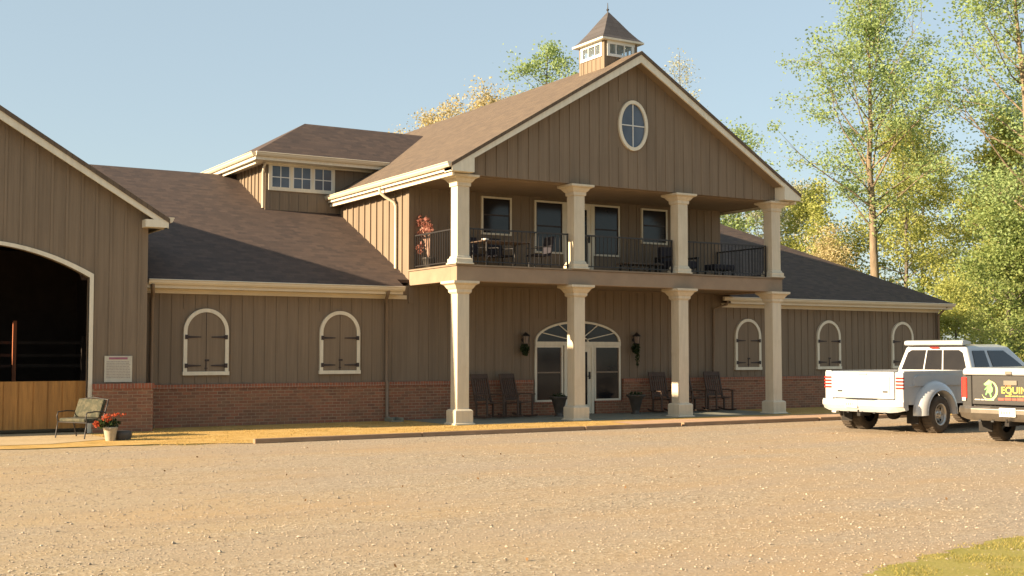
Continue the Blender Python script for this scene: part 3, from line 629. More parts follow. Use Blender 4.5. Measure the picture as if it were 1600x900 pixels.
# ------------------------------------------------------------------ small things
def clump(mb,c,rx,ry,rz_,n,s,r,squash=1):
    for _ in range(n):
        while True:
            p=Vector((r.uniform(-1,1),r.uniform(-1,1),r.uniform(-1,1)))
            if p.length<1: break
        q=Vector(c)+Vector((p.x*rx,p.y*ry,p.z*rz_)); leaf(mb,q,s*r.uniform(.6,1.3),r)
# notice
t=thing('notice_board',(6.27,YB-.03,1.35),'white square notice with faint red heading beside the barn doorway','sign')
w=MB(); w.box(5.98,6.56,YB-.045,YB-.024,1.07,1.63); part('board',w,paint('notice_white',(.50,.47,.38),.6,.08,6),t)
w=MB(); w.box(6.07,6.46,YB-.05,YB-.046,1.555,1.60); part('heading',w,paint('notice_heading',(.30,.11,.16),.6,.1,6),t)
w=MB(); rr_=random.Random(2)
for i in range(11):
    z=1.50-i*.034; x=6.02
    while x<6.5:
        L=rr_.uniform(.02,.07); w.box(x,min(x+L,6.52),YB-.0485,YB-.046,z,z+.011); x+=L+.012
part('small_print',w,paint('notice_ink',(.26,.21,.2),.7,.1,6),t)
# splash blocks
for (x,y,l) in ((13.07,27.3,'pale concrete splash block under the downspout left of the porch'),):
    w=MB(); w.box(x-.16,x+.16,y-.32,y+.12,0,.03); w.box(x-.16,x-.12,y-.32,y+.12,.031,.1); w.box(x+.12,x+.16,y-.32,y+.12,.031,.1); w.box(x-.12,x+.12,y+.08,y+.12,.031,.1); whole('splash_block',w,CONC,l,'splash block',(x,y,0),bevel=.008)
# lanterns with hanging greenery
def lantern(x,label,zt,drop):
    t=thing('wall_lantern',(x,YW-.02,zt),label,'lantern',group='wall lanterns beside the front door')
    w=MB(); w.lathe([(.05,0),(.05,.012)],(x,YW-.024,zt-.16),10,axis='y'); w.tube([(x,YW-.02,zt-.16),(x,YW-.12,zt-.13),(x,YW-.17,zt-.02)],.012,6); part('bracket',w,IRON,t)
    w=MB(); w.lathe([(.012,.05),(.03,.03),(.13,-.05),(.13,-.06)],(x,YW-.17,zt),8); w.lathe([(.07,-.28),(.085,-.27),(.03,-.3)][:2],(x,YW-.17,zt),6)
    for k in range(6):
        a=k*math.pi/3; w.tube([(x+.1*math.cos(a),YW-.17+.1*math.sin(a),zt-.06),(x+.07*math.cos(a),YW-.17+.07*math.sin(a),zt-.27)],.006,4)
    part('lantern_cage',w,IRON,t)
    w=MB(); w.lathe([(.06,-.26),(.085,-.07)],(x,YW-.17,zt),8); part('lantern_glass',w,paint('frosted_glass',(.22,.17,.14),.3,.1,4),t)
    w=MB(); r=random.Random(int(x*10)); clump(w,(x-.03,YW-.17,zt-.4),.13,.1,.16,260,.06,r); clump(w,(x+.02,YW-.17,zt-.4-drop),.06,.06,.12+drop*.4,120,.05,r); part('greenery',w,LEAFD,t)
lantern(17.10,'black wall lantern with greenery left of the arched entry',2.2,.05); lantern(20.80,'black wall lantern with trailing greenery right of the arched entry',2.22,.3)
# urns
def urn(x,y,label):
    t=thing('urn_planter',(x,y,.012),label,'planter',group='tapered urns beside the front door')
    w=MB(); w.lathe([(.13,0),(.13,.03),(.09,.05),(.11,.12),(.2,.44),(.27,.5),(.27,.53),(.24,.53),(.2,.47)],(x,y,.012),16); part('urn',w,URN,t)
    w=MB(); w.lathe([(.19,0),(.19,.01)],(x,y,.46),12); part('soil',w,DARK,t)
    w=MB(); r=random.Random(int(x*7)); clump(w,(x,y,.56),.2,.2,.07,90,.05,r); part('plant',w,LEAFD,t)
urn(17.78,26.95,'dark tapered urn planter left of the front door'); urn(20.32,26.95,'dark tapered urn planter right of the front door')
# rocking chair
def rocker():
    t=thing('rocking_chair',(0,0,0),'','chair',group='dark rocking chairs on the porch')
    w=MB()
    for i in range(6): w.box(-.26,.26,-.24+i*.082,-.24+i*.082+.072,.40-i*.008,.42-i*.008)
    part('seat',w,ROCKW,t,world=False)
    w=MB(); M=Matrix.Translation((0,.25,.40))@Matrix.Rotation(R(-16),4,'X')
    w.box(-.27,-.225,-.02,.02,-.06,.76,M=M); w.box(.225,.27,-.02,.02,-.06,.76,M=M); w.box(-.225,.225,-.018,.018,.64,.76,M=M); w.box(-.225,.225,-.018,.018,.06,.11,M=M)
    for i in range(6): w.box(-.19+i*.068,-.19+i*.068+.04,-.01,.01,.11,.64,M=M)
    part('backrest',w,ROCKW,t,world=False)
    for s in (-1,1):
        w=MB(); w.box(s*.29-.045,s*.29+.045,-.3,.27,.60,.625); part('armrest',w,ROCKW,t,world=False)
        w=MB(); pts=[(-.42+i*.1,.06+((-.42+i*.1+.0)**2)*.22) for i in range(10)]
        w.prism([(y,z) for y,z in pts]+[(y,z-.045) for y,z in reversed(pts)],'x',s*.27-.018,s*.27+.018); part('runner',w,ROCKW,t,world=False)
        w=MB(); w.box(s*.27-.02,s*.27+.02,-.26,-.22,.05,.60); part('leg',w,ROCKW,t,world=False)
        w=MB(); w.box(s*.27-.02,s*.27+.02,.18,.22,.04,.42); part('leg',w,ROCKW,t,world=False)
    return t
rk=rocker(); first=True
for x,y,a,l in ((15.62,26.9,8,'dark slat back rocking chair nearest the left corner column'),(16.55,27.0,14,'dark rocking chair beside the urn left of the entry'),(21.35,26.95,-6,'dark rocking chair half hidden behind the third porch column'),(22.35,26.95,5,'dark rocking chair just right of the third porch column'),(23.35,26.95,-8,'dark rocking chair left of the fourth porch column')):
    if first: rk.location=(x,y,.012); rk.rotation_euler=(0,0,R(a)); rk['label']=l; first=False
    else: dup(rk,(x,y,.012),R(a),l)
# balcony furniture
FL=3.8
t=thing('patio_table',(15.75,26.55,FL),'dark glass topped patio table on the left of the balcony','table')
w=MB(); w.box(15.05,16.45,26.15,26.95,FL+.69,FL+.72); part('tabletop',w,TBL,t,bevel=.008)
for x in (15.12,16.38):
    for y in (26.2,26.9): w=MB(); w.tube([(x,y,FL),(x,y,FL+.69)],.02,6); part('leg',w,IRON,t)
w=MB(); w.lathe([(.05,0),(.09,.02),(.1,.05),(.09,.05),(.05,.02)],(15.2,26.4,FL+.72),12); whole('bowl',w,WHITE,'small pale bowl on the left end of the balcony table','bowl',(15.2,26.4,FL+.72))
def pchair():
    t=thing('patio_chair',(0,0,0),'','chair',group='chairs around the balcony table')
    w=MB(); w.box(-.25,.25,-.24,.24,.40,.44); part('seat',w,CUSH,t,world=False)
    w=MB(); M=Matrix.Translation((0,.24,.42))@Matrix.Rotation(R(-10),4,'X'); w.box(-.25,.25,-.015,.015,0,.5,M=M); part('backrest',w,CUSH,t,world=False)
    for x in (-.24,.24):
        for y in (-.23,.23): w=MB(); w.tube([(x,y,0),(x,y,.40)],.014,5); part('leg',w,IRON,t,world=False)
        w=MB(); w.tube([(x,-.23,.40),(x,-.23,.62),(x,.27,.64)],.014,5); part('armrest',w,IRON,t,world=False)
    return t
pc=pchair(); pc.location=(15.35,27.25,FL); pc['label']='dark patio chair behind the left end of the balcony table'
dup(pc,(16.15,27.25,FL),R(6),'dark patio chair behind the right end of the balcony table')
dup(pc,(16.85,26.5,FL),R(-95),'dark patio chair at the right side of the balcony table')
t=thing('lounge_chair',(21.35,26.35,FL),'dark cushioned lounge chair beside the third upper column','chair')
w=MB(); w.box(20.95,21.75,26.0,26.7,FL+.22,FL+.44); part('seat',w,CUSH,t,bevel=.05)
w=MB(); w.box(20.95,21.75,26.6,26.8,FL+.40,FL+.85); part('backrest',w,CUSH,t,bevel=.06)
for x in (20.88,21.76): w=MB(); w.box(x,x+.06,26.0,26.8,FL+.5,FL+.55); w.box(x,x+.05,26.0,26.05,FL,FL+.5); w.box(x,x+.05,26.75,26.8,FL,FL+.5); part('armrest',w,IRON,t)
t=thing('footstool',(22.75,26.2,FL),'low dark cushioned footstool right of the third upper column','stool')
w=MB(); w.box(22.35,23.1,25.95,26.45,FL+.22,FL+.38); part('cushion',w,CUSH,t,bevel=.04)
w=MB()
for x in (22.38,23.03):
    for y in (25.98,26.4): w.box(x,x+.04,y,y+.04,FL,FL+.22)
part('frame',w,IRON,t)
t=thing('coffee_table',(19.9,26.2,FL),'low dark coffee table behind the middle balcony railing','table')
w=MB(); w.box(19.35,20.5,25.9,26.5,FL+.26,FL+.31); part('tabletop',w,TBL,t,bevel=.01)
for x in (19.4,20.4):
    for y in (25.95,26.4): w=MB(); w.box(x,x+.05,y,y+.05,FL,FL+.26); part('leg',w,IRON,t)
# red leaved plant on balcony corner
t=thing('red_plant',(13.98,27.3,FL),'red leaved potted shrub in the left corner of the balcony','plant')
w=MB(); w.lathe([(.12,0),(.17,.26),(.185,.27),(.185,.3),(.15,.3)],(14.08,27.3,FL),14); part('pot',w,URN,t)
w=MB(); r=random.Random(5)
ends=[((14.0,27.75),1.35),((13.98,27.6),1.2),((13.95,27.2),1.2),((13.96,27.05),1.0),((13.93,27.5),.55),((14.0,27.35),1.05),((14.02,27.68),.95)]
for (ex_,ey_),h in ends: w.tube([(14.08,27.3,FL+.28),(14.03,(27.3+ey_)/2,FL+.28+h*.5),(ex_,ey_,FL+h)],[.018,.012,.005],5)
part('stem',w,bark_mat('red_bark',(.4,.25,.18)),t)
w=MB()
for (ex_,ey_),h in ends: clump(w,(ex_,ey_,FL+h),.1,.14,.15,46,.075,r)
part('leaves',w,REDL,t)
# bench with cushions by barn door
def bench():
    t=thing('iron_bench',(5.05,25.2,.006),'black iron bench with worn green patterned cushions by the barn doorway','bench',rz=R(-62))
    t.scale=(.85,.85,.85); t.location=(5.22,25.25,.006)
    L=.5
    for s in (-1,1):
        w=MB(); w.tube([(s*L,-.3,0),(s*L,-.27,.2),(s*L,-.24,.38),(s*L,.2,.36),(s*L,.3,0)],.016,6); part('leg',w,IRON,t,world=False)
        w=MB(); w.tube([(s*L,-.24,.38),(s*L,-.27,.5),(s*L,-.24,.6),(s*L,0,.62),(s*L,.26,.6)],.016,6); part('armrest',w,IRON,t,world=False)
    w=MB(); w.tube([(-L,.2,.36),(-L,.32,.7),(-L,.38,.88),(0,.4,.93),(L,.38,.88),(L,.32,.7),(L,.2,.36)],.016,6)
    for i in range(9): x=-L+.1+i*.1; w.tube([(x,.2,.37),(x,.38,.88)],.008,5)
    part('backrest',w,IRON,t,world=False)
    w=MB()
    for i in range(7): y=-.24+i*.07; w.box(-L,L,y,y+.03,.36,.375)
    part('seat',w,IRON,t,world=False)
    m,nt,b=mat('patterned_cushion'); f=noise(nt,coord(nt),9,3,.7); nt.links.new(ramp(nt,f,[(.38,(.04,.042,.025)),(.5,(.06,.057,.033)),(.62,(.095,.082,.05)),(.7,(.06,.065,.035))]),b.inputs['Base Color']); b.inputs['Roughness'].default_value=.95
    w=MB(); M=Matrix.Translation((0,.18,.42))@Matrix.Rotation(R(-20),4,'X'); w.box(-.44,.44,-.06,.05,.04,.5,M=M); part('back_cushion',w,m,t,world=False,bevel=.04)
    w=MB(); w.box(-.44,.44,-.26,.16,.377,.46); part('seat_cushion',w,m,t,world=False,bevel=.03)
bench()
t=thing('flower_pot',(5.55,24.15,.0),'pale clay pot of orange red flowers in front of the bench','planter')
w=MB(); w.lathe([(.085,0),(.10,.05),(.125,.2),(.14,.24),(.14,.27),(.115,.27),(.1,.22)],(5.55,24.15,0),16); part('pot',w,CLAY,t)
w=MB(); r=random.Random(8); clump(w,(5.5,24.15,.34),.24,.18,.1,240,.06,r); part('foliage',w,LEAFD,t)
w=MB(); clump(w,(5.47,24.08,.45),.11,.10,.08,90,.045,r); clump(w,(5.68,24.12,.50),.15,.06,.04,45,.045,r); clump(w,(5.28,24.1,.33),.07,.06,.06,60,.05,r); part('flowers',w,REDF,t)
w=MB(); w.lathe([(.16,0),(.18,.1),(.17,.16),(.12,.18)],(5.82,24.3,0),9); whole('dark_pot',w,URN,'low dark pot beside the flower pot','planter',(5.82,24.3,0))

# ------------------------------------------------------------------ trees
BK1=bark_mat('bark_tan',(.22,.165,.105)); BK2=bark_mat('bark_grey',(.13,.11,.085))
L_G=leaf_mat('leaf_green',(.28,.38,.15),(.36,.44,.18)); L_Y=leaf_mat('leaf_yellow_green',(.34,.38,.10),(.46,.46,.14)); L_O=leaf_mat('leaf_gold',(.46,.40,.20),(.62,.52,.30))
L_D=leaf_mat('leaf_deep_green',(.24,.32,.10),(.34,.38,.13)); L_P=leaf_mat('leaf_pale_bud',(.40,.40,.24),(.55,.52,.34))
def tree(name,x,y,h,r,seed,lm,label,cat='tree',crown0=.3,tr=.22,limbs=26,subs=5,per=45,ls=.15,bark=None,lean=0,cl=.55,top=.35,asc=0,group='trees beyond the building'):
    rn=random.Random(seed); t=thing(name,(x,y,0),label,cat,group=group); tk=MB(); cr=MB()
    P=[]; wx=wy=0
    for i in range(13):
        f=i/12; P.append(Vector((x+wx+lean*f,y+wy,h*f*.985))); wx+=rn.uniform(-.012,.012)*h*.5; wy+=rn.uniform(-.012,.012)*h*.5
    tk.tube(P,[tr*(1.25 if i==0 else 1)*(1-i/12*.93) for i in range(13)],8)
    def at(f):
        k=min(11,int(f*12)); u=f*12-k; return P[k].lerp(P[k+1],u)
    for j in range(limbs):
        f=crown0+(0.97-crown0)*((j+rn.uniform(-.4,.4))/limbs); f=min(.97,max(crown0*.9,f)); g=(f-crown0)/(1-crown0)
        prof=(min(1,g/.28+.45) if g<.28 else 1-(1-top)*((g-.28)/.72)**1.3)
        L_=r*prof*rn.uniform(.5,1.2); az=j*2.4+rn.uniform(-.5,.5); up=R(rn.uniform(2,30)+42*g*g+asc*rn.uniform(.5,1.1))
        p=at(f); pts=[p]; d=Vector((math.cos(az)*math.cos(up),math.sin(az)*math.cos(up),math.sin(up)))
        for q in range(4):
            d=(d+Vector((rn.uniform(-.22,.22),rn.uniform(-.22,.22),rn.uniform(-.08,.2)))).normalized(); pts.append(pts[-1]+d*L_/4)
        r0=tr*.34*(1-f*.75); tk.tube(pts,[r0,r0*.75,r0*.5,r0*.32,r0*.12],5,cap=False)
        for s_ in range(subs):
            u=rn.uniform(.42,1)**.8*3.999; k=min(3,int(u)); b=pts[k].lerp(pts[k+1],u-k); sd_=Vector((rn.gauss(0,1),rn.gauss(0,1),rn.gauss(.35,.6))).normalized(); sl=L_*rn.uniform(.16,.38)+.3
            m_=b+sd_*sl*.5+Vector((0,0,rn.uniform(-.1,.1))); e=b+sd_*sl; tk.tube([b,m_,e],[r0*.28,r0*.18,r0*.07],4,cap=False)
            for c_ in (m_,e):
                cs=cl*1.15*rn.uniform(.5,1.25); dens=rn.choice((.15,.5,.9,1.3,1.9))
                for _ in range(int(per*dens*1.1)):
                    v=Vector((rn.gauss(0,.5),rn.gauss(0,.5),rn.gauss(0,.36))); leaf(cr,c_+v*cs,ls*.8*rn.uniform(.6,1.3),rn)
    part('trunk',tk,bark or BK2,t); part('crown',cr,lm,t); return t
TS=[
 ('maple_tree',41.6,37.6,17.6,4.9,11,L_G,'tallest airy tree with a straight trunk rising over the right wing roof',dict(crown0=.40,tr=.26,limbs=34,subs=9,per=38,bark=BK1,ls=.14,cl=.66,top=.42,asc=26)),
 ('maple_tree',44.3,31.6,21.5,5.2,12,L_G,'tall leafy tree cut off by the top right corner of the picture',dict(crown0=.16,tr=.24,limbs=46,subs=8,per=48,bark=BK1,ls=.15,top=.6,cl=.72,asc=12)),
 ('maple_tree',47.6,41.0,12.9,3.9,13,L_Y,'mid height yellow green tree between the two tall trees',dict(crown0=.1,tr=.16,limbs=36,subs=6,per=50,ls=.15,cl=.6)),
 ('young_tree',44.0,43.5,9.3,3.6,14,L_Y,'bushy yellow green tree close behind the straight tall trunk',dict(crown0=.08,tr=.12,limbs=32,subs=6,per=44,ls=.14)),
 ('young_tree',42.5,49.5,11.6,3.8,15,L_P,'pale budding tree showing between the fourth column and the tall tree',dict(crown0=.15,tr=.13,limbs=32,subs=6,per=26,ls=.13)),
 ('young_tree',39.3,45.6,10.6,2.4,16,L_G,'light green tree peeking past the right gable corner',dict(crown0=.2,tr=.12,limbs=26,subs=5,per=28,ls=.13)),
 ('oak_tree',42.6,31.6,7.2,2.9,17,L_D,'dense green bushy tree just beyond the hip roof corner',dict(crown0=.05,tr=.14,limbs=30,subs=6,per=54,ls=.14)),
 ('oak_tree',47.5,35.2,11.5,3.6,18,L_Y,'leafy olive green tree behind the bushy tree at right',dict(crown0=.07,tr=.16,limbs=36,subs=6,per=54,ls=.15)),
 ('young_tree',41.9,40.6,6.9,2.6,19,L_O,'golden leaved sapling at the foot of the straight tall trunk',dict(crown0=.08,tr=.09,limbs=24,subs=5,per=40,ls=.12)),
 ('young_tree',36.5,29.2,4.0,1.8,20,L_Y,'small leafy tree against the far corner of the right wing',dict(crown0=.05,tr=.07,limbs=22,subs=5,per=46,ls=.10,cl=.4)),
 ('young_tree',52.6,40.2,10.0,3.8,21,L_Y,'yellow green tree low at the right edge of the picture',dict(crown0=.06,tr=.12,limbs=30,subs=6,per=50,ls=.15)),
 ('oak_tree',31.8,49.8,16.9,3.2,22,L_G,'green tree top showing left of the cupola',dict(crown0=.5,tr=.22,limbs=30,subs=6,per=26,ls=.15,cl=.5,top=.25)),
 ('young_tree',29.9,51.5,14.6,2.3,23,L_O,'golden tree top between the green tree top and the roof slope',dict(crown0=.55,tr=.16,limbs=26,subs=6,per=26,ls=.14)),
 ('young_tree',28.2,53.4,13.7,2.6,24,L_O,'golden hazy tree top halfway down the long roof slope',dict(crown0=.55,tr=.16,limbs=28,subs=6,per=30,ls=.14)),
 ('young_tree',26.6,54.6,12.6,2.1,25,L_O,'lowest golden tree top beside the end of the dormer ridge',dict(crown0=.55,tr=.13,limbs=24,subs=6,per=28,ls=.13)),
 ('birch_tree',37.6,46.6,16.9,1.5,26,L_P,'thin nearly bare tree top right of the gable peak',dict(crown0=.55,tr=.10,limbs=26,subs=5,per=8,ls=.11)),
 ('oak_tree',40.2,45.0,13.0,1.5,27,L_G,'small green tree top on the right slope of the gable',dict(crown0=.55,tr=.12,limbs=20,subs=5,per=26,ls=.14)),
 ('young_tree',36.0,55.0,11.5,2.9,28,L_P,'pale hazy tree glimpsed through the right end of the balcony',dict(crown0=.15,tr=.13,limbs=26,subs=6,per=26,ls=.13)),
 ('young_tree',56.5,47.5,13.5,4.2,29,L_Y,'farthest bushy tree behind the right edge trees',dict(crown0=.08,tr=.15,limbs=34,subs=6,per=46,ls=.16)),
 ('young_tree',53.5,54.5,11.5,4.2,31,L_P,'pale budding tree far back behind the dense green trees',dict(crown0=.08,tr=.13,limbs=30,subs=6,per=34,ls=.15)),
 ('young_tree',47.5,50.5,9.8,4.0,32,L_P,'wide pale tree behind the golden sapling',dict(crown0=.08,tr=.12,limbs=30,subs=6,per=34,ls=.14)),
 ('young_tree',50.8,37.0,13.8,3.0,33,L_G,'slender light green tree filling the gap left of the corner tree',dict(crown0=.12,tr=.14,limbs=34,subs=6,per=40,ls=.14)),
]
for a in TS: tree(*a[:7],a[7],**a[8])
# low brush line beyond the lot: reads as one mass
w=MB(); r=random.Random(77)
for i in range(150):
    u=r.random(); bx=37+u*34+r.uniform(-2,2); by=52-u*26+r.uniform(-3,4); clump(w,(bx,by,r.uniform(.3,1.7)),1.3,1.3,.9,70,.2,r)
whole('brush',w,leaf_mat('brush_leaf',(.12,.11,.05),(.28,.22,.11)),'low brown green brush along the edge of the woods','undergrowth',kind='stuff')
# ------------------------------------------------------------------ pickups
def carpaint(name,c,coat=.8,rough=.35,metal=0,dust=.25):
    m,nt,b=mat(name); f=noise(nt,coord(nt),2.5,5); z=noise(nt,coord(nt,(3,3,9)),1.5,4)
    col=ramp(nt,f,[(.3,tuple(x*.93 for x in c)),(.7,c)]); col=mix(nt,ramp(nt,z,[(.55,(0,0,0)),(.8,(dust,dust,dust))]),col,(.45,.36,.25)); nt.links.new(col,b.inputs['Base Color'])
    b.inputs['Roughness'].default_value=rough; b.inputs['Metallic'].default_value=metal; b.inputs['Coat Weight'].default_value=coat; b.inputs['Coat Roughness'].default_value=.08; return m
WP=carpaint('white_car_paint',(.47,.47,.465)); GP=carpaint('grey_car_paint',(.020,.018,.016),.5,.4,.0,.03)
CHR=paint('dull_chrome',(.26,.23,.19),.28,.12,4,metal=.8); TYRE=paint('tyre_rubber',(.075,.058,.042),.9,.3,6,bumpy=.3); RIM=paint('rim_metal',(.6,.58,.54),.3,.1,6,metal=.8)
REDLENS=paint('red_lens',(.62,.03,.02),.2,.15,8,coat=1); CLRLENS=paint('clear_lens',(.75,.6,.55),.2,.1,8); UNDER=paint('underbody',(.02,.017,.014),.9,.3,5)
CARG=glass_mat('car_glass',(.012,.010,.008),.05); RUBB=paint('black_trim',(.02,.02,.02),.6,.1,6)
def txt(s,size,mat_,parent,name,loc,off=0,ext=.002,space=1):
    cu=bpy.data.curves.new(name,'FONT'); cu.body=s; cu.size=size; cu.offset=off; cu.extrude=ext; cu.space_character=space
    o=bpy.data.objects.new(name,cu); C.objects.link(o); dg=bpy.context.evaluated_depsgraph_get(); me=bpy.data.meshes.new_from_object(o.evaluated_get(dg)); bpy.data.objects.remove(o)
    M=Matrix(((0,0,-1,loc[0]),(-1,0,0,loc[1]),(0,1,0,loc[2]),(0,0,0,1)))
    me.transform(M); me.materials.clear(); me.materials.append(mat_); q=bpy.data.objects.new(name,me); C.objects.link(q); q.parent=parent; return q
def wheel(t,x,y,side,rr=.39,wd=.25,dish=True):
    w=MB(); c=(x,y,rr); k=wd/2
    prof=[(rr*.58,-k*.9),(rr*.8,-k),(rr*.95,-k*.92),(rr,-k*.7),(rr*1.003,0),(rr,k*.7),(rr*.95,k*.92),(rr*.8,k),(rr*.58,k*.9)]
    w.lathe(prof,c,32,axis='y',cap=False)
    for i in range(32):
        a=2*math.pi*i/32; M=Matrix.Translation(c)@Matrix.Rotation(a,4,'Y'); w.box(-.012,.012,-k*.8,k*.8,rr-.002,rr+.008,M=M)
    ty=part('wheel',w,TYRE,t,world=False)
    w=MB(); s=side
    rim=[(rr*.6,k*.92),(rr*.56,k*.95),(rr*.53,k*.6),(rr*.5,-.0),(rr*.3,-.02),(rr*.26,k*.5),(rr*.16,k*.8),(rr*.001,k*.85)] if dish else [(rr*.6,k*.92),(rr*.56,k*.7),(rr*.3,k*.8),(rr*.15,k*.95),(rr*.001,k*.97)]
    w.lathe([(a,b*s) for a,b in rim],c,24,axis='y',cap=False)
    for i in range(8):
        a=2*math.pi*i/8; M=Matrix.Translation(c)@Matrix.Rotation(a,4,'Y'); yy=sorted((s*(k*.2),s*(k*.34 if dish else k*.86))); w.box(-.022,.022,yy[0],yy[1],rr*.36,rr*.47,1,M=M)
        M=Matrix.Translation(c)@Matrix.Rotation(a+.3,4,'Y'); yy=sorted((s*k*.5,s*k*.9)); w.box(-.01,.01,yy[0],yy[1],rr*.19,rr*.24,0,M=M)
    part('rim',w,[RIM,UNDER],ty,world=False); return ty
def pane(w,quad,us,off,th=.004,mi=0):
    # quad: 4 points (bl,br,tr,tl); us: polygon in uv; builds a thin proud panel
    a,b,c,d=[Vector(p) for p in quad]; n=(b-a).cross(d-a).normalized()
    P=[(a.lerp(b,u)).lerp(d.lerp(c,u),v) for u,v in us]; k=len(P)
    vs=[p+n*(off+th) for p in P]+[p+n*(off-.01) for p in P]
    w.add(vs,[list(range(k)),list(range(2*k-1,k-1,-1))]+[(i,(i+1)%k+0,k+(i+1)%k,k+i) for i in range(k)],mi)
part0=part
def pickup(name,loc,rz,label,P,dually,cover,grey):
    t=thing(name,loc,label,'pickup truck',rz=rz,group=None)
    def part(n_,mb,m__,par,**k):
        for v in mb.v:
            if v.x>2.45: v.x+=.22
        return part0(n_,mb,m__,par,**k)
    W=.965; zt=1.30; xb=2.52; ax,fx=1.22,5.45; ar=.50
    def arch(cx,z0,r_): return [(cx+r_*math.cos(R(a)),.42+r_*math.sin(R(a))) for a in range(175,4,-15)]
    # bed sides
    w=MB()
    for s in (-1,1):
        prof=[(.14,.62),(ax-ar-.0,.60)]+[(ax+ar*math.cos(R(a)),.44+ar*math.sin(R(a))) for a in range(160,19,-10)]+[(ax+ar,.60),(xb,.60),(xb,zt-.01),(.14,zt)]
        ys=sorted((s*(W-.07),s*W)); w.prism(prof,'y',*ys)
        w.box(.12,xb,min(s*(W-.14),s*(W+.004)),max(s*(W-.14),s*(W+.004)),zt-.045,zt+.012)
        w.box(.3,2.3,min(s*W,s*(W+.012)),max(s*W,s*(W+.012)),.98,1.02)
    w.box(.14,xb,-W+.07,W-.07,.66,.72); w.box(xb-.05,xb,-W+.07,W-.07,.72,zt)
    part('bed',w,P,t,world=False,bevel=.018)
    w=MB(); w.box(.07,.125,-.76,.76,.73,zt-.005); w.box(.055,.075,-.66,.66,.82,1.20) if not grey else None; part('tailgate',w,P,t,world=False,bevel=.016)
    tg=t.children[-1] if False else [c for c in t.children if c.name.startswith('tailgate')][-1]
    for s in (-1,1):
        w=MB(); ys=sorted((s*.772,s*W)); w.box(.09,.15,ys[0],ys[1],.62,zt-.01)
        part('corner_panel',w,P,t,world=False,bevel=.015)
    # tail lights
    for s in (-1,1):
        w=MB(); ys=sorted((s*(.80 if dually else .86),s*(W+.006)))
        if dually:
            for i in range(4): w.box(.068,.135,ys[0],ys[1],.94+i*.07,.94+i*.07+.035)
            part('tail_light',w,REDLENS,t,world=False,bevel=.006)
        else:
            w.box(.068,.14,ys[0],ys[1],.84,1.24); tl=part('tail_light',w,REDLENS,t,world=False,bevel=.02); w=MB(); w.box(.062,.069,ys[0]+.02,ys[1]-.02,.80,.86); part('reverse_lens',w,CLRLENS,tl,world=False)
    # bumper
    w=MB(); bm=CHR if grey else P
    prof=[(-.02,.50),(-.06,.58),(-.06,.66),(-.03,.70),(.1,.70),(.12,.46),(.02,.44)]
    # curved plan
    nseg=14; vs=[];fs=[]; k=len(prof)
    for i in range(nseg+1):
        yy=-1.0+2.0*i/nseg; bend=.16*max(0,abs(yy)-.72)**1.4/.28**1.4*.6; up=.05*max(0,abs(yy)-.8)/.2
        for (x,z) in prof: vs.append((x+bend,yy,z+(up if z<.52 else 0)))
    for i in range(nseg):
        for j in range(k): fs.append((i*k+j,i*k+(j+1)%k,(i+1)*k+(j+1)%k,(i+1)*k+j))
    fs+=[list(range(k)),list(range((nseg+1)*k-1,nseg*k-1,-1))]
    w.add(vs,fs); bp=part('bumper',w,bm,t,world=False,bevel=.008)
    w=MB(); w.box(-.05,.08,-.35,.35,.702,.712); [w.box(-.01,.1,yy,yy+.05,.42,.45) for yy in (-.6,-.35,.3,.55)]; part('step_pad',w,RUBB,bp,world=False)
    w=MB(); 
    py=.0 if grey else .20
    w.box(-.075,-.064,py-.155,py+.155,.53,.69); pl=part('licence_plate',w,WHITE,t,world=False,bevel=.004)
    w=MB(); [w.box(-.078,-.0755,py+.10-i*.055,py+.10-i*.055+.028,.575,.635) for i in range(4)]; part('plate_marks',w,paint('plate_ink',(.12,.25,.13) if grey else (.3,.16,.13),.6,.1,9),pl,world=False)
    w=MB(); w.box(-.09,.3,-.04,.04,.36,.43); w.tube([(-.1,0,.43),(-.1,0,.49)],.02,8); part('tow_hitch',w,UNDER,t,world=False)
    if not grey:
        for s in (-1,1): w=MB(); w.box(.05,.056,min(s*.50,s*.62),max(s*.50,s*.62),.86,.895); part('badge',w,RUBB,tg,world=False)
        w=MB(); w.box(.045,.056,-.11,.11,1.235,1.265); part('handle',w,RUBB if 0 else P,tg,world=False,bevel=.004)
    # underbody, axle
    w=MB(); w.box(.3,6.0,-.42,-.32,.42,.56); w.box(.3,6.0,.32,.42,.42,.56); w.tube([(ax,-.8,.39),(ax,.8,.39)],.05,8); w.lathe([(.05,-.14),(.15,-.06),(.15,.06),(.05,.14)],(ax,0,.39),12,axis='x'); w.tube([(fx,-.8,.39),(fx,.8,.39)],.05,8); w.box(1.9,3.2,-.3,.3,.34,.56); w.tube([(.4,-.55,.42),(3.2,-.5,.42)],.045,8); w.box(2.55,6.0,-.85,.85,.45,.6); w.box(.3,2.5,-.86,.86,.6,.66)
    w.box(.65,.68,-.95,-.68,.2,.55); w.box(.65,.68,.68,.95,.2,.55)
    
    for s in (-1,1):
        q=[R(a) for a in range(172,7,-11)]; ys=sorted((s*.5,s*(W-.075))); w.ring([(ax+.49*math.cos(a),.44+.49*math.sin(a)) for a in q],[(ax+.46*math.cos(a),.44+.46*math.sin(a)) for a in q],'y',*ys,closed=False)
        ys=sorted((s*.5,s*.52)); w.prism([(ax+.49*math.cos(a),.44+.49*math.sin(a)) for a in q],'y',*ys)
    part('chassis',w,UNDER,t,world=False)
    # cab lower body
    w=MB(); prof=[(2.58,.52),(fx-ar-.03,.50)]+[(fx+ar*math.cos(R(a)),.44+ar*math.sin(R(a))) for a in range(165,14,-10)]+[(fx+ar+.03,.55),(6.38,.55),(6.42,.9),(6.3,1.16),(5.3,1.25),(2.58,1.26)]
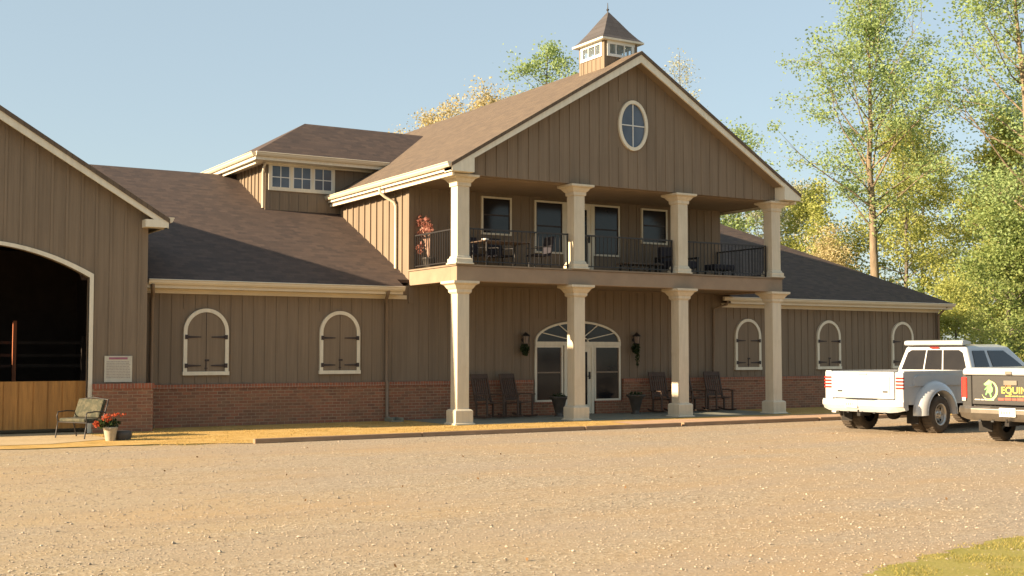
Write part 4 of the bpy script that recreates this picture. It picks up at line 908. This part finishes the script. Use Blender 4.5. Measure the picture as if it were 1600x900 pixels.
    for s in (-1,1): ys=sorted((s*(W-.06),s*W)); w.prism(prof,'y',*ys)
    w.add([(5.25,-W+.05,1.25),(6.3,-W+.05,1.16),(6.3,W-.05,1.16),(5.25,W-.05,1.25),(6.4,-W+.05,.9),(6.4,W-.05,.9),(6.36,-W+.05,.5),(6.36,W-.05,.5)],[(0,1,2,3),(1,4,5,2),(4,6,7,5)])
    w.box(2.58,2.64,-W+.06,W-.06,.52,1.25)
    part('cab_body',w,P,t,world=False,bevel=.03)
    # greenhouse
    B=[(2.60,-W+.01,1.24),(5.42,-W+.01,1.24),(5.42,W-.01,1.24),(2.60,W-.01,1.24)]; T=[(2.72,-.76,1.83),(4.55,-.76,1.84),(4.55,.76,1.84),(2.72,.76,1.83)]
    Cc=[(2.9,-.60,1.885),(4.3,-.60,1.895),(4.3,.60,1.895),(2.9,.60,1.885)]
    w=MB(); w.add(B+T+Cc,[(3,2,1,0)]+[(i,(i+1)%4,4+(i+1)%4,4+i) for i in range(4)]+[(4+i,4+(i+1)%4,8+(i+1)%4,8+i) for i in range(4)]+[(8,9,10,11)]); gh=part('cab_roof',w,P,t,world=False,bevel=.045)
    rear=(B[3],B[0],T[0],T[3])   # seen from behind: left is +y
    w=MB(); pane(w,rear,[(.06,.12),(.94,.12),(.93,.78),(.88,.88),(.12,.88),(.07,.78)],.008); rw=part('rear_window',w,CARG,t,world=False)
    w=MB()
    for u in (.365,.62): pane(w,rear,[(u,.12),(u+.016,.12),(u+.016,.88),(u,.88)],.016)
    part('slider_frame',w,P,rw,world=False)
    right=(B[0],B[1],T[1],T[0]); left=(B[2],B[3],T[3],T[2])
    w=MB(); pane(w,right,[(.07,.1),(.30,.1),(.36,.85),(.10,.85)],.008); part('side_window',w,CARG,t,world=False)
    w=MB(); pane(w,right,[(.36,.1),(.90,.1),(.86,.5),(.78,.85),(.43,.85)],.008); part('side_window',w,CARG,t,world=False)
    w=MB(); pane(w,left,[(.10,.1),(.64,.1),(.57,.85),(.22,.85),(.14,.5)],.008); part('side_window',w,CARG,t,world=False)
    w=MB(); pane(w,left,[(.70,.1),(.93,.1),(.90,.85),(.64,.85)],.008); part('side_window',w,CARG,t,world=False)
    w=MB(); pane(w,(B[1],B[2],T[2],T[1]),[(.06,.08),(.94,.08),(.92,.92),(.08,.92)],.008); part('windscreen',w,CARG,t,world=False)
    for s in (-1,1):
        w=MB()
        for x in (2.75,3.72,4.85): w.box(x,x+.008,min(s*(W-.003),s*(W+.002)),max(s*(W-.003),s*(W+.002)),.62,1.23)
        for x in (3.5,4.65): w.box(x-.2,x-.04,min(s*W,s*(W+.03)),max(s*W,s*(W+.03)),1.06,1.10)
        part('door_trim',w,RUBB,t,world=False)
        w=MB(); M=Matrix.Translation((5.15,s*1.12,1.28)); w.box(-.06,.06,-.11,.11,-.1,.14,M=M); w.box(-.02,.02,-.22 if s>0 else .0,.0 if s>0 else .22,-.06,-.03,M=M); part('mirror',w,P if not grey else RUBB,t,world=False,bevel=.02)
    if not grey:
        w=MB(); vs=[]
        prof=[(2.63,1.865),(2.60,1.90),(2.62,1.965),(2.72,1.985),(2.98,1.95),(2.98,1.90),(2.75,1.885)]
        w.prism(prof,'y',-.73,.73); part('roof_visor',w,P,t,world=False,bevel=.012)
        w=MB(); w.box(2.655,2.70,-.11,.11,1.80,1.828); part('brake_light',w,REDLENS,t,world=False,bevel=.005)
    # wheels
    if dually:
        for s in (-1,1): wheel(t,ax,s*1.02,s); wheel(t,ax,s*.73,s,dish=False)
        # bulging rear fenders
        for s in (-1,1):
            w=MB(); nu,nv=20,8; vs=[];fs=[]
            for i in range(nu+1):
                a=R(184-188*i/nu); 
                for j in range(nv+1):
                    u=j/nv; rad=.80-.28*(1-math.cos(u*math.pi/2))-.0*u if u<1 else .50
                    rad=.485+.20*math.cos(u*math.pi/2)**1.2; yy=s*(W-.01+.23*math.sin(u*math.pi/2)**.8)
                    vs.append((ax+rad*1.12*math.cos(a),yy,.42+rad*math.sin(a)*(1 if a<math.pi and a>0 else .9)))
            for i in range(nu):
                for j in range(nv): q=i*(nv+1)+j; fs.append((q,q+1,q+nv+2,q+nv+1))
            # lip
            b0=len(vs)
            for i in range(nu+1):
                a=R(184-188*i/nu); vs.append((ax+.47*1.12*math.cos(a),s*(W+.215),.42+.47*math.sin(a))); vs.append((ax+.47*1.12*math.cos(a),s*(W-.05),.42+.47*math.sin(a)))
            for i in range(nu):
                q=i*(nv+1)+nv; fs.append((q,q+nv+1,b0+2*i+2,b0+2*i)); fs.append((b0+2*i,b0+2*i+2,b0+2*i+3,b0+2*i+1))
            w.add(vs,fs,smooth=True); part('rear_fender',w,P,t,world=False)
            w=MB(); ys=sorted((s*(W-.005),s*(W+.035))); w.prism([(.45,1.0),(.5,1.19),(.62,1.22),(2.1,1.22),(2.3,1.17),(2.35,1.0)],'y',*ys); part('side_moulding',w,P,t,world=False,bevel=.016)
    else:
        for s in (-1,1): wheel(t,ax,s*.80,s)
    for s in (-1,1): wheel(t,fx,s*.80,s,dish=not dually)
    for s in (-1,1):
        w=MB(); w.box(6.38,6.44,min(s*.6,s*.93),max(s*.6,s*.93),.85,1.05); part('headlight',w,CLRLENS,t,world=False,bevel=.01)
    w=MB(); w.box(6.40,6.50,-.98,.98,.48,.72); part('front_bumper',w,CHR,t,world=False,bevel=.03)
    w=MB(); w.box(6.39,6.43,-.58,.58,.78,1.1); part('grille',w,RUBB,t,world=False,bevel=.01)
    if cover:
        w=MB(); prof=[(.02,zt-.02),(.0,zt+.04),(.03,zt+.09),(.12,zt+.12),(xb-.1,zt+.13),(xb,zt+.1),(xb,zt-.0)]
        w.prism(prof,'y',-W+.07,W-.07); cv=part('bed_cover',w,WP,t,world=False,bevel=.03,label='white hard cover over the bed')
        w=MB(); w.box(-.015,.01,-.06,.06,zt-.0,zt+.06); part('cover_lock',w,CHR,cv,world=False,bevel=.005)
    if grey:
        w=MB(); w.box(.05,.072,-.13,.13,1.10,1.19); h=part('handle',w,CHR,tg,world=False,bevel=.006); w=MB(); w.box(.046,.05,-.08,.08,1.12,1.165); 
        YEL=paint('decal_yellow',(.55,.42,.06),.5,.1,9); ORG=paint('decal_orange',(.62,.27,.04),.5,.1,9); RD=paint('decal_red',(.62,.07,.03),.5,.12,9); GRN=paint('decal_green',(.16,.42,.12),.5,.3,9); LG=paint('decal_light_green',(.45,.55,.2),.5,.2,9); SIL=paint('decal_silver',(.4,.38,.32),.5,.1,9); BLK=paint('decal_black',(.02,.02,.015),.5,.1,9)
        txt('EQUINE',.165,BLK,tg,'lettering_outline',(.066,.185,.955),off=.010,ext=.001)  # black outline of the decal, set behind the yellow letters
        e=txt('EQUINE',.165,YEL,tg,'lettering',(.0635,.185,.955),off=.003,ext=.001)
        txt('The',.085,ORG,tg,'lettering',(.064,.12,1.085),off=.002,ext=.001)
        w=MB(); rr=random.Random(3)
        def strip(mb,y0,y1,z,h_,mn,mx,gap):
            y=y0
            while y>y1: L_=rr.uniform(mn,mx); mb.box(.0625,.069,max(y-L_,y1),y,z,z+h_*rr.uniform(.75,1)); y-=L_+gap
        strip(w,.10,-.62,.895,.022,.03,.10,.012); part('decal_line',w,YEL,tg,world=False)
        w=MB(); strip(w,.24,-.68,.825,.05,.05,.14,.02); part('decal_line',w,RD,tg,world=False)
        w=MB(); strip(w,.70,.32,.815,.03,.05,.12,.012); part('decal_line',w,SIL,tg,world=False)
        # emblem: green crescent opening to the left round a horse figure
        def P2(a,r_): return (.41-r_*math.cos(a),1.0+r_*math.sin(a)*1.12)   # y mirrored so it reads from behind
        vs=[];fs=[]; n=30
        for i in range(n+1):
            a=R(100-255*i/n); wd=.004+.026*math.sin(math.pi*min(1,(i/n)*1.02)); 
            for rr_ in (.158+wd*.4,.158-wd): p=P2(a,rr_); vs.append((.062,p[0],p[1]))
        for i in range(n): fs.append((2*i,2*i+2,2*i+3,2*i+1))
        w=MB(); w.add(vs,fs); part('emblem_crescent',w,LG,tg,world=False)
        horse=[(-.02,.175),(.015,.20),(.04,.165),(.075,.16),(.06,.125),(.055,.09),(.085,.04),(.075,-.02),(.045,-.05),(.06,-.12),(.03,-.13),(.015,-.06),(-.02,-.04),(-.045,-.09),(-.07,-.085),(-.05,-.02),(-.035,.03),(-.075,.0),(-.085,.02),(-.04,.07),(-.02,.10),(-.05,.085),(-.09,.10),(-.095,.125),(-.05,.15)]
        w=MB(); w.add([(.061,.42-px_,1.0+pz_) for px_,pz_ in horse],[list(range(len(horse)))]); part('emblem_horse',w,GRN,tg,world=False)
        w=MB(); w.add([(.0600,.42-px_*.8+.0,1.0+pz_) for px_,pz_ in [(-.02,.175),(.015,.20),(.05,.165),(.03,.12),(-.02,.10),(-.09,.10),(-.095,.13),(-.05,.155)]],[list(range(8))]); part('emblem_head',w,LG,tg,world=False)
    return t
pickup('white_pickup',(19.77,18.30,0),R(90-81.6),'white dual rear wheel pickup with roof visor parked beyond the darker one',WP,True,False,False)
pickup('grey_pickup',(19.25,14.28,0),R(90-80.9),'dark grey pickup with white bed cover and lettered tailgate at the right edge',GP,False,True,True)
# ------------------------------------------------------------------ light, sky, camera
sd=Vector((-1,.09,.375)).normalized()
el=math.asin(sd.z); 
S=bpy.context.scene
wd=bpy.data.worlds.new('World'); S.world=wd; wd.use_nodes=True; nt=wd.node_tree; bg=nt.nodes['Background']
sk=nt.nodes.new('ShaderNodeTexSky'); sk.sky_type='NISHITA'; sk.sun_disc=False; sk.sun_elevation=el; sk.sun_rotation=math.atan2(sd.x,sd.y)%(2*math.pi); sk.air_density=1.0; sk.dust_density=1.2; sk.ozone_density=1.0; sk.altitude=100
nt.links.new(mix(nt,.62,sk.outputs[0],(2.5,2.98,3.1)),bg.inputs[0]); bg.inputs[1].default_value=.07
L=bpy.data.lights.new('sun','SUN'); L.energy=5; L.angle=R(.55); L.color=(1,.785,.53); lo=bpy.data.objects.new('sun',L); C.objects.link(lo); lo.rotation_euler=sd.to_track_quat('Z','Y').to_euler(); lo.location=(-20,20,30)
cd=bpy.data.cameras.new('camera'); cd.sensor_width=36; cd.lens=36*1893/1600; cd.clip_end=3000; cam=bpy.data.objects.new('camera',cd); C.objects.link(cam); cam.location=(0,0,1.7); cam.rotation_euler=(math.pi/2+math.atan(101/1893),0,-R(31.2)); S.camera=cam
S.view_settings.view_transform='Standard'; S.view_settings.look='None'; S.view_settings.gamma=1; S.view_settings.exposure=1.64
